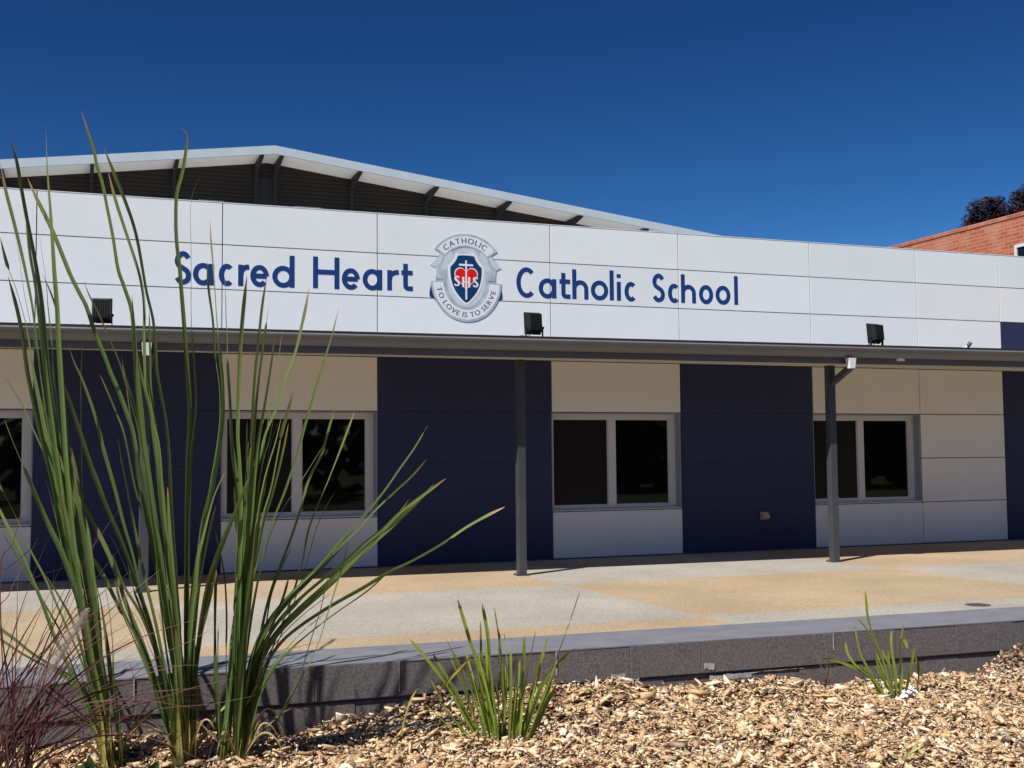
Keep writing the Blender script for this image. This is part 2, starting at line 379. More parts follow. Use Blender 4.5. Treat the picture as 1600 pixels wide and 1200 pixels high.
# ------------------------------------------------------------------ garden bed
kx_ = [-8,-.22,.64,1.27,1.78,2.09,2.93,3.53,4.02,4.63,5.38,6.08,6.57,7.2,12]
kz_ = [-.36,-.34,-.37,-.39,-.33,-.25,-.235,-.255,-.315,-.32,-.40,-.37,-.24,-.18,-.18]
bx_ = [-8,.4,1.2,2.2,3.5,5,6.2,7,12]
bz_ = [-.40,-.41,-.39,-.34,-.34,-.37,-.32,-.26,-.25]
def ramp(x, a, b): return np.interp(x, a, b)
def zm(X, Y):
    d = yk(X, -6.13) - Y
    s = np.clip(d/.55, 0, 1); s = s*s*(3-2*s)
    z = ramp(X, kx_, kz_)*(1-s) + ramp(X, bx_, bz_)*s
    far = np.clip((d-1.6)/3, 0, 1)
    z = z*(1-far) + (-.38)*far
    return z + .018*np.sin(X*5.1+Y*3.3) + .014*np.sin(X*9.7-Y*8.1+1) + .01*np.sin(X*17+Y*13)
nx, ny = 240, 110
gx = np.linspace(-8, 12, nx); gy0 = np.linspace(0, 1, ny)
mb = MB(); vs = []
for v in gy0:
    for x in gx:
        y = yk(x, -6.10) - v*7.6
        vs.append((x, y, float(zm(x, y)) - .012))
mb.add(vs, [(j*nx+i, (j+1)*nx+i, (j+1)*nx+i+1, j*nx+i+1) for j in range(ny-1) for i in range(nx-1)], 0, True)
tag(mb.build('garden_bed', M['earth']), kind='structure')

def chip_mesh(name, X, Y, size, aspect, thick, lift, material, tilt=.45):
    n = len(X)
    L = size; Wd = size*aspect; T = size*thick
    base = np.array([(sx, sy, sz) for sz in (-1,1) for sy in (-1,1) for sx in (-1,1)], float)*.5
    P = np.repeat(base[None], n, 0)
    P += rng.normal(0, .13, P.shape)
    taper = rng.uniform(.05, 1, (n,1)); side = base[:,0] > 0
    P[:, side, 1] *= taper
    P[:,:,0] *= L[:,None]; P[:,:,1] *= Wd[:,None]; P[:,:,2] *= T[:,None]
    yaw = rng.uniform(0, 2*np.pi, n); pi = rng.normal(0, tilt, n); ro = rng.normal(0, tilt, n)
    cy, sy_ = np.cos(yaw), np.sin(yaw); cp, sp_ = np.cos(pi), np.sin(pi); cr, sr = np.cos(ro), np.sin(ro)
    x, y, z = P[:,:,0].copy(), P[:,:,1].copy(), P[:,:,2].copy()
    y, z = y*cr[:,None]-z*sr[:,None], y*sr[:,None]+z*cr[:,None]
    x, z = x*cp[:,None]+z*sp_[:,None], -x*sp_[:,None]+z*cp[:,None]
    x, y = x*cy[:,None]-y*sy_[:,None], x*sy_[:,None]+y*cy[:,None]
    Z = np.array([float(zm(a, b)) for a, b in zip(X, Y)]) + lift
    V = np.stack([x+X[:,None], y+Y[:,None], z+Z[:,None]], -1).reshape(-1, 3)
    F = np.array([(0,2,3,1),(4,5,7,6),(0,1,5,4),(2,6,7,3),(0,4,6,2),(1,3,7,5)])
    F = (F[None] + 8*np.arange(n)[:,None,None]).reshape(-1)
    me = bpy.data.meshes.new(name); nf = len(F)//4
    me.vertices.add(len(V)); me.vertices.foreach_set('co', V.reshape(-1).astype(np.float32))
    me.loops.add(len(F)); me.loops.foreach_set('vertex_index', F.astype(np.int32))
    me.polygons.add(nf); me.polygons.foreach_set('loop_start', np.arange(0, nf*4, 4, dtype=np.int32))
    me.update(calc_edges=True); me.validate(); me.materials.append(material)
    o = bpy.data.objects.new(name, me); COL.objects.link(o); return o
def scatter(n, x0, x1, d0, d1):
    X = rng.uniform(x0, x1, n); Y = yk(X, -6.14) - rng.uniform(d0, d1, n); return X, Y
Xa, Ya = scatter(95000, -1.2, 8.0, 0, 2.6); Xb, Yb = scatter(9000, -6, 11, 2.4, 5.5)
Xc, Yc = scatter(500, -1.2, 8.0, 0, 2.6)
Xd, Yd = scatter(4000, -6, -1.2, 0, 2.5); Xe, Ye = scatter(4000, 8, 11.5, 0, 2.5)
X = np.concatenate([Xa, Xb, Xc, Xd, Xe]); Y = np.concatenate([Ya, Yb, Yc, Yd, Ye])
S = np.concatenate([rng.lognormal(math.log(.0195), .6, 95000), rng.lognormal(math.log(.05), .4, 9000), rng.lognormal(math.log(.075), .25, 500), rng.lognormal(math.log(.05), .4, 8000)])
o = chip_mesh('bark_mulch', X, Y, np.clip(S, .010, .12), rng.uniform(.14, .75, len(X)), rng.uniform(.08, .28, len(X)), rng.uniform(0, .05, len(X))*rng.uniform(.2,1,len(X)), M['chips'], tilt=.4)
tag(o, 'tan and brown bark chips covering the garden bed below the kerb', 'mulch', kind='stuff')
# heap of dry litter at the right end
n = 2600
X = np.clip(rng.normal(6.9, .42, n), 5.6, 8.2); d = np.abs(rng.normal(.12, .22, n)); Y = yk(X, -6.15) - d
H = .085*np.exp(-((X-6.95)/.45)**2)*np.exp(-(d/.30)**2)
o = chip_mesh('leaf_litter', X, Y, rng.uniform(.02, .06, n), rng.uniform(.08, .7, n), rng.uniform(.02, .10, n), H*rng.uniform(.2, 1, n)+.02, M['litter'], tilt=.7)
tag(o, 'brown and reddish dry leaves and twigs heaped against the kerb at the right', 'leaf litter', kind='stuff')

# ------------------------------------------------------------------ school building
bld = thing('school_building', 'low flat-fronted building clad in white and navy panels behind the covered walk', 'building')
CX = [-6.2,-4.2,-2.22,-.445,1.476,3.246,5.432,7.224,9.232,11.005,12.492,14.5,16.3]
KIND = ['w','b','w0','b','w','b','w','b','w','g','b','g']      # navy, window or plain bays
KIND = ['w','g','w','b','w','b','w','b','w','g','b','g']; KIND[1] = 'b'
WR = [0.012,.580,1.189,1.800,2.432]; PR = [2.50,3.147,3.651,4.124]
G = .0055
for k in ('pale', 'white', 'lower_white', 'navy'):
    q = M[k].node_tree; b = q.nodes['Principled BSDF']; ln = b.inputs['Base Color'].links[0]; src = ln.from_socket
    oi = q.nodes.new('ShaderNodeObjectInfo'); mr = q.nodes.new('ShaderNodeMapRange'); mr.inputs['To Min'].default_value = .955; mr.inputs['To Max'].default_value = 1.03
    mx = q.nodes.new('ShaderNodeMix'); mx.data_type = 'RGBA'; mx.blend_type = 'MULTIPLY'; mx.inputs['Factor'].default_value = 1
    q.links.new(oi.outputs['Random'], mr.inputs['Value']); q.links.new(src, mx.inputs['A']); q.links.new(mr.outputs['Result'], mx.inputs['B'])
    q.links.new(mx.outputs['Result'], b.inputs['Base Color'])
def panel(x0, x1, z0, z1, m, y=0.0):
    mb = MB(); mb.box(x0+G, x1-G, y, y+.018, z0+G, z1-G)
    return mb.build('cladding_panel', m, bld, bevel=.0015)
for i in range(len(CX)-1):
    x0, x1 = CX[i], CX[i+1]
    for j in range(3):
        m = M['pale']
        if x0 > 10.9 and j < 2: m = M['white']
        if x0 > 12.4 and j == 0: m = M['navy']
        panel(x0, x1, PR[j], PR[j+1], m, random.uniform(-.0004, .0004))
    k = KIND[i]
    if k in 'bg':
        for j in range(4): panel(x0, x1, WR[j], WR[j+1], M['navy'] if k == 'b' else M['lower_white'], random.uniform(-.0008, .0008))
    else:
        panel(x0, x1, WR[0], WR[1], M['lower_white']); panel(x0, x1, WR[3], WR[4], M['lower_white'])
mb = MB()
for i in range(len(CX)-1):
    x0, x1 = CX[i], CX[i+1]
    if KIND[i][0] == 'w':
        mb.box(x0, x1, .021, .30, 0, .575); mb.box(x0, x1, .021, .30, 1.806, 4.10)
    else: mb.box(x0+.0005, x1-.0005, .0225, .305, 0, 4.099)
mb.box(CX[0], CX[-1], .32, 9.0, 0, 3.55)                        # the body of the building behind its front wall
mb.build('wall', M['joint'], bld)
mb = MB(); mb.box(CX[0], CX[-1], -.012, .05, 2.437, 2.49)
mb.build('soffit_trim', M['soffit'], bld)
mb = MB(); mb.box(CX[0], CX[-1], -.003, .32, 4.122, 4.130)
mb.build('parapet_capping', M['pale'], bld)
for xa, xb in ((1.22, 1.50), (2.30, 2.62)):
    mb = MB(); mb.box(xa, xb, .10, .112, 4.15, 4.165); mb.box(xa, xb, .113, .30, 4.16, 4.165); mb.box(xb-.012, xb, .113, .30, 4.131, 4.159)
    mb.build('flashing', M['gutter'], bld)
mb = MB(); mb.box(CX[0]+.05, CX[-1]-.05, .33, 9.2, 3.56, 3.62); mb.build('roof', M['steel_roof'], bld)
for i in range(len(CX)-1):
    if KIND[i][0] != 'w': continue
    x0, x1 = CX[i]+.004, CX[i+1]-.004; z0, z1 = .584, 1.796
    rv = MB()
    rv.box(x0-.0035, x0+.012, .019, .255, z0, z1); rv.box(x1-.012, x1+.0035, .019, .255, z0, z1)
    rv.box(x0+.0121, x1-.0121, .019, .255, z1-.012, z1)
    rv.build('window_reveal', M['reveal'], bld)
    f = MB(); a, b = x0+.0125, x1-.0125; y0, y1 = .135, .195
    xm = (x0+x1)/2 - .02
    f.box(a, b, y0, y1, z0+.001, z0+.058); f.box(a, b, y0, y1, z1-.072, z1-.0125)
    f.box(a, a+.055, y0+.002, y1, z0+.058, z1-.072); f.box(b-.085, b, y0+.002, y1, z0+.058, z1-.072)
    f.box(xm-.05, xm+.05, y0+.004, y1, z0+.058, z1-.072)
    # fixed sash beads set back a little
    for (p, q) in ((a+.055, xm-.05), (xm+.05, b-.085)):
        f.box(p, p+.012, y0+.02, y1-.005, z0+.058, z1-.072); f.box(q-.012, q, y0+.02, y1-.005, z0+.058, z1-.072)
        f.box(p+.012, q-.012, y0+.02, y1-.005, z0+.058, z0+.07); f.box(p+.012, q-.012, y0+.02, y1-.005, z1-.084, z1-.072)
    fr = f.build('window', M['frame'], bld)
    s = MB(); s.add([(a,.0,z0+.012),(b,.0,z0+.012),(b,.134,z0+.03),(a,.134,z0+.03),(a,.0,z0+.0005),(b,.0,z0+.0005),(b,.134,z0+.0005),(a,.134,z0+.0005)],
                    [(0,1,2,3),(4,5,1,0),(1,5,6,2),(0,3,7,4)]); s.build('sill', M['frame'], fr)
    g = MB(); g.box(a+.067, xm-.062, y0+.028, y0+.034, z0+.07, z1-.084); g.build('insect_screen', M['screen'], fr)
    g = MB(); g.box(xm+.062, b-.097, y0+.034, y0+.040, z0+.07, z1-.084); g.build('pane', M['glass'], fr)

# electrical outlet on the navy panel
ot = thing('outlet_box', 'small weathered beige outlet box low on the navy panel beside the right post', 'outlet box', loc=(8.41, 0, .46))
mb = MB(); mb.box(-.045, .045, -.05, -.001, -.05, .05); mb.build('box', M['outlet'], ot, bevel=.006)
mb = MB(); T = Matrix.Translation((0,-.052,.04)) @ Matrix.Rotation(R(-28), 4, 'X')
mb.box(-.048, .048, -.012, 0, -.085, .0, 0, T); mb.build('flap', M['outlet'], ot, bevel=.003)

# ------------------------------------------------------------------ verandah
ver = thing('verandah', 'grey steel covered walk with gutter and square posts along the front wall', 'verandah')
XA, XB = -6.2, 16.3
def gy(x): return -1.86 - .038*x          # gutter front line
ga, gb = (XA, gy(XA)), (XB, gy(XB))
ZT = 2.478
mb = MB()
prof = [(.135,ZT+.0),(.132,ZT-.005),(.02,ZT-.004),(.008,ZT),(0,ZT-.006),(-.004,ZT-.015),(.0,ZT-.028),(.010,ZT-.034),(.040,ZT-.036),(.050,ZT-.060),(.066,ZT-.085),(.084,ZT-.102),(.10,ZT-.110),(.135,ZT-.110)]
mb.profile(prof, ga, gb, 0, True); mb.build('gutter', M['gutter'], ver)
mb = MB(); mb.profile([(.139,ZT-.004),(.139,ZT+.040),(.16,ZT+.042),(.16,ZT-.004)], ga, gb, 0, True); mb.build('eave_shade_strip', M['strut'], ver)  # added strip, its dark colour stands in for the shade line above the gutter
mb = MB(); mb.profile([(.18,2.438),(.18,2.300),(.25,2.300),(.25,2.438)], ga, gb, 0, True); mb.build('beam', M['beam'], ver)
mb = MB()
mb.add([(XA,gy(XA)+.162,ZT+.004),(XB,gy(XB)+.162,ZT+.004),(XB,-.02,2.60),(XA,-.02,2.60),(XA,gy(XA)+.162,ZT-.004),(XB,gy(XB)+.162,ZT-.004),(XB,-.02,2.592),(XA,-.02,2.592)],
       [(0,1,2,3),(7,6,5,4),(0,4,5,1),(1,5,6,2),(2,6,7,3),(3,7,4,0)])
x = XA + .1
while x < XB:
    mb.bar((x, gy(x)+.20, ZT+.006), (x, -.025, 2.603), .03, .012); x += .19
mb.build('roof_sheet', M['gutter'], ver)
mb = MB()
mb.add([(XA,gy(XA)+.26,2.44),(XB,gy(XB)+.26,2.44),(XB,-.002,2.485),(XA,-.002,2.485)], [(3,2,1,0)])
mb.build('soffit', M['soffit'], ver)
for px, py, arm in ((.60,-1.40,1),(4.43,-1.53,0),(8.29,-1.68,1)):
    mb = MB(); mb.box(px-.045, px+.045, py-.045, py+.045, 0.001, 2.299)
    ps = mb.build('post', M['post'], ver, bevel=.006)
    mb = MB(); mb.box(px-.07, px+.07, py-.07, py+.07, .002, .012); [mb.tube([(px+a*.058, py+b*.058, .012), (px+a*.058, py+b*.058, .024)], .007, 6) for a in (-1, 1) for b in (-1, 1)]; mb.build('base_plate', M['post'], ps)
    if arm:
        mb = MB(); g = gy(px)+.07
        mb.bar((px+.01, py-.02, 2.085), (px+.03, g+.02, 2.275), .062, .062, up=(1,0,0)); mb.build('downpipe', M['post'], ver)
        mb = MB(); mb.add([(px-.015+sx*wd, g+sy*wd*.9, zz) for zz, wd in ((2.235,.034),(2.352,.045)) for sy in (-1,1) for sx in (-1,1)],
                          [(0,2,3,1),(4,5,7,6),(0,1,5,4),(2,6,7,3),(0,4,6,2),(1,3,7,5)])
        mb.build('gutter_outlet', M['pvc'], ver)
mb = MB(); mb.box(8.98, 9.07, gy(9)+.14, gy(9)+.179, 2.34, 2.42); mb.build('junction_box', M['pvc'], ver, bevel=.004)

# floodlights standing on the verandah roof and turned to the sign
FL = [('black floodlight nearest the tall reeds, its lower edge behind green blades', .185, -8), ('black floodlight under the second half of the lettering, beside the crest', 4.49, 4), ('black floodlight above the right post, clear of the lettering', 8.745, 10)]
for lab, fx, rz in FL:
    y = gy(fx)+.22
    t = thing('floodlight', lab, 'floodlight', 'floodlights along the verandah roof', (fx, y, ZT+.005)); t.rotation_euler = (0, 0, R(rz))
    T = Matrix.Translation((0,0,.19)) @ Matrix.Rotation(R(-5), 4, 'X') @ Matrix.Diagonal((.82,1,1,1))
    mb = MB()
    mb.add([T @ Vector(p) for p in [(-.085,-.05,-.09),(.085,-.05,-.09),(.085,-.05,.085),(-.085,-.05,.085),(-.108,.04,-.118),(.108,.04,-.118),(.108,.04,.112),(-.108,.04,.112)]],
           [(0,1,2,3),(7,6,5,4),(0,4,5,1),(1,5,6,2),(2,6,7,3),(3,7,4,0)])
    mb.box(-.112, .112, .04, .062, -.122, .116, 0, T)
    for k in range(7): mb.box(-.075+k*.025-.004, -.075+k*.025+.004, -.056, -.049, -.085, .08, 0, T)
    mb.build('housing', M['black'], t, bevel=.004)
    mb = MB(); mb.box(-.095, .095, .0625, .066, -.105, .10, 0, T); mb.build('lens', M['lamp_glass'], t)
    mb = MB(); mb.bar((-.097,0,.02),(-.097,0,.14),.006,.03); mb.bar((.097,0,.02),(.097,0,.14),.006,.03); mb.box(-.1,.1,-.015,.015,.014,.020)
    mb.tube([(0,0,-.01),(0,0,.02)], .010); mb.tube([(.097,0,.135),(.111,0,.135)], .014); mb.tube([(-.111,0,.135),(-.097,0,.135)], .014)
    mb.build('bracket', M['black'], t)
    mb = MB(); mb.tube([(-.03,-.02,.10),(-.05,-.03,.06),(-.10,-.03,.035),(-.16,-.02,.045),(-.19,-.01,.025),(-.20,0,-.005)], .004, 6)
    mb.build('cable', M['beam'], t)
t = thing('sensor_light', 'tiny white swivel sensor on the gutter at the right below the pale panels', 'sensor', loc=(10.03, gy(10.03)+.2, ZT+.02))
mb = MB(); mb.tube([(-.05,0,-.01),(-.05,0,.03)], .028, 12); mb.build('base', M['pvc'], t)
mb = MB(); mb.tube([(-.045,0,.028),(-.01,0,.05)], .008, 8); mb.build('arm', M['pvc'], t)
mb = MB(); mb.tube([(-.012,0,.03),(.006,-.01,.062),(.02,-.02,.088)], [.018,.026,.024], 12); mb.build('head', M['drain'], t)

# ------------------------------------------------------------------ lettering and crest
def catmull(pts, n=6):
    out = []
    for i in range(len(pts)-1):
        p0 = pts[max(i-1,0)]; p1 = pts[i]; p2 = pts[i+1]; p3 = pts[min(i+2,len(pts)-1)]
        for k in range(n):
            t = k/n
            out.append(tuple(.5*((2*b)+(-a+c)*t+(2*a-5*b+4*c-d)*t*t+(-a+3*b-3*c+d)*t**3) for a, b, c, d in zip(p0,p1,p2,p3)))
    out.append(tuple(pts[-1])); return out
def arc(cx, cz, rx, rz, a0, a1, n=28):
    return [(cx+rx*math.cos(R(a0+(a1-a0)*k/n)), cz+rz*math.sin(R(a0+(a1-a0)*k/n))) for k in range(n+1)]
XH = .655
def strokes(c, w, h, s):
    """centre lines of one letter, width w, cap height h, stroke s; origin bottom left"""
    i = s/2; x = h*XH
    def B(hh): return dict(cx=w/2, cz=hh/2, rx=w/2-i, rz=hh/2-i+.006)
    o = B(x)
    if c == 'S':
        return [catmull([(a*(w-s)+i, b*(h-s)+i) for a, b in ((.93,.86),(.75,.97),(.47,1.01),(.15,.91),(.04,.73),(.17,.585),(.5,.49),(.84,.39),(.97,.22),(.85,.06),(.5,-.01),(.22,.03),(.02,.14))])]
    if c == 'C': return [arc(w/2+.006, h/2, w/2-i, h/2-i+.006, 48, 312, 40)]
    if c == 'c': return [arc(o['cx']+.006, o['cz'], o['rx'], o['rz'], 50, 310)]
    if c == 'o': return [arc(o['cx'], o['cz'], o['rx'], o['rz'], 0, 360, 40)]
    if c == 'a': return [arc(o['cx']-.004, o['cz'], o['rx'], o['rz'], 0, 360, 40), [(w-i, 0), (w-i, x)]]
    if c == 'd': return [arc(o['cx']-.004, o['cz'], o['rx'], o['rz'], 0, 360, 40), [(w-i, 0), (w-i, h*1.0)]]
    if c == 'e': return [arc(o['cx'], o['cz'], o['rx'], o['rz'], 0, 318, 36), [(s*.7, o['cz']), (w-i*.9, o['cz'])]]
    if c == 'r': return [[(i, 0), (i, x)], catmull([(i, x*.50),(i+.012, x*.74),(w*.62, x-i*1.05),(w, x-i*.75)])]
    if c == 'h': return [[(i, 0), (i, h*1.02)], [(i, x*.5)] + arc(w/2, x-(w/2-i)-i, w/2-i, w/2-i, 170, 0, 16) + [(w-i, 0)]]
    if c == 'H': return [[(i, 0), (i, h)], [(w-i, 0), (w-i, h)], [(i, h*.52), (w-i, h*.52)]]
    if c == 'l': return [[(w/2, 0), (w/2, h*1.04)]]
    if c == 'i': return [[(w/2, 0), (w/2, x)], [(w/2, x+s*.9), (w/2, x+s*1.75)]]
    if c == 't': return [catmull([(w*.36, h*.88),(w*.36, h*.55),(w*.36, s*1.5),(w*.40, s*.75),(w*.62, i),(w, i)]), [(0, x-i*.9), (w*.98, x-i*.9)]]
def ribbon(mb, line, s, y0, y1, m=0, closed=None):
    pts = [Vector((a, b)) for a, b in line]
    cl = (pts[0]-pts[-1]).length < 1e-4
    if cl: pts = pts[:-1]
    n = len(pts); L = []; Rr = []
    for k in range(n):
        a = pts[(k-1) % n] if (cl or k > 0) else pts[k]; b = pts[(k+1) % n] if (cl or k < n-1) else pts[k]
        t = (b-a).normalized(); nn = Vector((-t.y, t.x)); L.append(pts[k]+nn*s/2); Rr.append(pts[k]-nn*s/2)
    vs = [(p.x, y0, p.y) for p in L] + [(p.x, y0, p.y) for p in Rr] + [(p.x, y1, p.y) for p in L] + [(p.x, y1, p.y) for p in Rr]
    fs = []
    for k in range(n if cl else n-1):
        k2 = (k+1) % n
        fs += [(k, k2, n+k2, n+k), (k, 2*n+k, 2*n+k2, k2), (n+k, n+k2, 3*n+k2, 3*n+k)]
    if not cl: fs += [(0, n, 3*n, 2*n), (n-1, 3*n-1, 4*n-1, 2*n-1)]
    mb.add(vs, fs, m)
def word(label, spec, z0, z1, group=None):
    t = thing('sign_lettering', label, 'lettering', group, (spec[0][1], 0, z0))
    xa = spec[0][1]; xb = spec[-1][2]
    for c, x0, x1 in spec:
        h = .365; s = .056; b = z0 + (z1-z0)*((x0+x1)/2-xa)/(xb-xa)
        mb = MB()
        for k, ln in enumerate(strokes(c, x1-x0, h, s)):
            ribbon(mb, [(x0-xa+p, b-z0+q) for p, q in ln], s, -.0024-.0003*k, -.0010)
        mb.build('letter', M['letter'], t)
word('dark blue lettering of two words on the pale parapet left of the crest', [('S',.959,1.143),('a',1.163,1.383),('c',1.432,1.607),('r',1.649,1.769),('e',1.783,1.989),('d',2.032,2.278),('H',2.49,2.794),('e',2.824,3.035),('a',3.073,3.302),('r',3.363,3.502),('t',3.534,3.674)], 3.185, 3.222)
word('dark blue lettering of two words on the pale parapet right of the crest', [('C',4.977,5.246),('a',5.28,5.511),('t',5.554,5.701),('h',5.727,5.945),('o',5.98,6.219),('l',6.242,6.296),('i',6.340,6.396),('c',6.442,6.623),('S',6.841,7.025),('c',7.062,7.239),('h',7.258,7.474),('o',7.521,7.73),('o',7.768,7.99),('l',8.048,8.106)], 3.205, 3.228)

def cpt(zx, zy):
    """design coordinates of the crest (a 1059 x 1200 drawing) to metres about its centre"""
    return ((zx-545)/7.06*.0082, (590-zy)/7.06*.00775)
crest = thing('school_crest', 'round silver crest with blue shield and red heart in the middle of the parapet', 'crest', loc=(4.336, -.0009, 3.412)); crest.scale = (1, .35, 1)
def poly(name, pts, y0, y1, m, parent):
    mb = MB(); mb.prism([cpt(a, b) for a, b in pts], y0, y1); return mb.build(name, m, parent)
def ell(cx, cy, rx, ry, a0=0, a1=360, n=48):
    return [(cx+rx*math.cos(R(a0+(a1-a0)*k/n)), cy-ry*math.sin(R(a0+(a1-a0)*k/n))) for k in range(n if abs(a1-a0) == 360 else n+1)]
def band(cx, cy, rx0, ry0, rx1, ry1, a0, a1): return ell(cx, cy, rx0, ry0, a0, a1, 40) + ell(cx, cy, rx1, ry1, a1, a0, 40)
poly('backing', ell(547, 640, 330, 390), -.006, -.001, M['silver_dark'], crest)
poly('oval', ell(547, 590, 250, 360), -.009, -.0062, M['silver'], crest)
poly('oval_inset', ell(547, 590, 215, 325), -.011, -.0092, M['silver_pale'], crest)
for sg in (-1, 1):
    X = lambda a: 547 + sg*(a-547)
    poly('blue_wedge', [(X(172),650),(X(150),770),(X(152),812),(X(190),830),(X(240),880),(X(222),780),(X(190),700)], -.0085, -.001, M['cblue'], crest)
    poly('folded_ribbon', [(X(330),330),(X(255),350),(X(225),400),(X(160),470),(X(215),500),(X(230),610),(X(340),625),(X(345),500)], -.0125, -.001, M['silver'], crest)
    poly('ribbon_tail', [(X(390),300),(X(320),340),(X(300),430),(X(275),500),(X(330),520),(X(370),430),(X(410),360)], -.0145, -.0126, M['silver_pale'], crest)
    poly('ribbon_tail', [(X(275),345),(X(235),400),(X(165),465),(X(215),490),(X(270),440),(X(300),370)], -.0142, -.0126, M['silver_pale'], crest)
ur = poly('upper_ribbon', band(547, 519, 414, 414, 270, 270, 34, 146), -.017, -.002, M['silver'], crest)
poly('ribbon_face', band(547, 519, 385, 385, 285, 285, 37, 143), -.0185, -.0172, M['cwhite'], ur)
lr = poly('lower_ribbon', band(550, 635, 385, 442, 240, 300, 181, 359), -.017, -.002, M['silver'], crest)
poly('ribbon_face', band(550, 635, 362, 418, 252, 312, 183, 357), -.0185, -.0172, M['cwhite'], lr)
SH = [(455,352),(500,346),(545,345),(590,346),(635,352),(645,385),(668,425),(692,455),(715,478),(716,540),(708,610),(690,680),(660,745),(620,800),(580,845),(545,868)]
SH = SH + [(1090-a, b) for a, b in SH[::-1][1:-1]] + [(455,352)]
SH = SH[:-1]
big = [(545+(a-545)*1.16, 600+(b-600)*1.11) for a, b in SH]
sh = poly('shield', big, -.016, -.002, M['cwhite'], crest)
poly('shield_field', SH, -.0185, -.0162, M['cblue'], sh)
def heart(k):
    out = []
    for q in range(60):
        t = 2*math.pi*q/60; x = 16*math.sin(t)**3; y = 13*math.cos(t)-5*math.cos(2*t)-2*math.cos(3*t)-math.cos(4*t)
        out.append((545+x*7.4*k, 600-(y+1.5)*8.2*k*(1.0)))
    return out
poly('heart_outline', heart(1.09), -.020, -.0187, M['cwhite'], sh)
poly('heart', heart(1), -.0215, -.0202, M['cred'], sh)
mb = MB(); 
for a in ((536,400,554,832),): mb.prism([cpt(a[0],a[1]),cpt(a[2],a[1]),cpt(a[2],a[3]),cpt(a[0],a[3])], -.0235, -.0187)
mb.prism([cpt(468,440),cpt(620,440),cpt(620,462),cpt(468,462)], -.0237, -.0187)
mb.build('cross', M['cwhite'], sh)

_glyph = {}
def glyph(ch):
    if ch not in _glyph:
        cu = bpy.data.curves.new('glyph', 'FONT'); cu.body = ch; cu.size = 1; cu.extrude = .02
        ob = bpy.data.objects.new('glyph', cu); COL.objects.link(ob)
        bpy.context.view_layer.update()
        dg = bpy.context.evaluated_depsgraph_get(); me = bpy.data.meshes.new_from_object(ob.evaluated_get(dg))
        V = [tuple(v.co) for v in me.vertices]; F = [list(p.vertices) for p in me.polygons]
        bpy.data.objects.remove(ob); bpy.data.curves.remove(cu); bpy.data.meshes.remove(me)
        x0 = min(v[0] for v in V); x1 = max(v[0] for v in V); z1 = max(v[1] for v in V); z0 = min(v[1] for v in V)
        _glyph[ch] = ([((v[0]-(x0+x1)/2), v[1]-z0, v[2]) for v in V], F, x1-x0, z1-z0)
    return _glyph[ch]
def curved(name, txt, m, parent, cx, cy, rx, ry, a0, a1, hgt, inward, y, bold=.0):
    """letters set along an ellipse; inward: tops point to the centre (lower ribbon)"""
    mb = MB(); ws = [.45 if c == ' ' else glyph(c)[2]/glyph(c)[3]+.30 for c in txt]; tot = sum(ws); acc = 0
    for c, wd in zip(txt, ws):
        f = (acc+wd/2)/tot; acc += wd
        if c == ' ': continue
        an = a0 + (a1-a0)*f; V, F, gw, gh = glyph(c)
        px, pz = cpt(cx+rx*math.cos(R(an)), cy-ry*math.sin(R(an)))
        nx_, nz_ = math.cos(R(an))/rx, math.sin(R(an))/ry; l = math.hypot(nx_, nz_); nx_, nz_ = nx_/l, nz_/l
        if inward: nx_, nz_ = -nx_, -nz_
        tx, tz = nz_, -nx_; sc_ = hgt/gh
        for dx in ((0,) if not bold else (-bold, bold)):
            vs = []
            for v in V:
                u = v[0]*sc_*1.0 + dx; q = v[1]*sc_ - hgt/2
                vs.append((px + tx*u + nx_*q, y - v[2]*.02 - (0 if dx <= 0 else .0004), pz + tz*u + nz_*q))
            mb.add(vs, F)
    return mb.build(name, m, parent)
curved('lettering', 'CATHOLIC', M['cletter'], ur, 547, 519, 335, 335, 137, 48, .068, False, -.0192, .002)
curved('lettering', 'TO LOVE IS TO SERVE', M['cletter'], lr, 550, 635, 305, 365, 190, 347, .062, True, -.0192, .002)
mb = MB()
for ch, zx, zy in (('S', 445, 632), ('H', 545, 640), ('S', 648, 636)):
    V, F, gw, gh = glyph(ch); px, pz = cpt(zx, zy); s_ = .125/gh
    for k, dx in enumerate((-.005, .005)):
        mb.add([(px + v[0]*s_*.85+dx, -.0245 - k*.0005 - v[2]*.02, pz + v[1]*s_ - .0625) for v in V], F)
mb.build('initials', M['cwhite'], sh)

# ------------------------------------------------------------------ hall behind, brick building, trees
hall = thing('sports_hall', 'large hall with shallow pale gable roof and dark corrugated wall rising behind the parapet', 'hall', loc=(3.31, 8, 0))
PK = 6.99; SL, SR = .1405, .119; XL, XR = -17.0, 12.2       # local x
def rz_(x): return PK - (SL*-x if x < 0 else SR*x)
mb = MB()
for (x0, x1) in ((XL, 0), (0, XR)):
    z0, z1 = rz_(x0), rz_(x1); th = .05
    mb.add([(x0,.051,z0+.02),(x1,.051,z1+.02),(x1,24,z1+.02),(x0,24,z0+.02),(x0,.051,z0-.03),(x1,.051,z1-.03),(x1,24,z1-.03),(x0,24,z0-.03)],
           [(0,1,2,3),(7,6,5,4),(0,4,5,1),(1,5,6,2),(2,6,7,3),(3,7,4,0)])
mb.build('roof', M['steel_roof'], hall)
mb = MB()
for (x0, x1) in ((XL, 0), (0, XR)):
    z0, z1 = rz_(x0), rz_(x1)
    mb.add([(x0,0,z0+.024),(x1,0,z1+.024),(x1,.05,z1+.024),(x0,.05,z0+.024),(x0,0,z0-.13),(x1,0,z1-.13),(x1,.05,z1-.13),(x0,.05,z0-.13)],
           [(0,1,2,3),(7,6,5,4),(0,4,5,1),(1,5,6,2),(2,6,7,3),(3,7,4,0)])
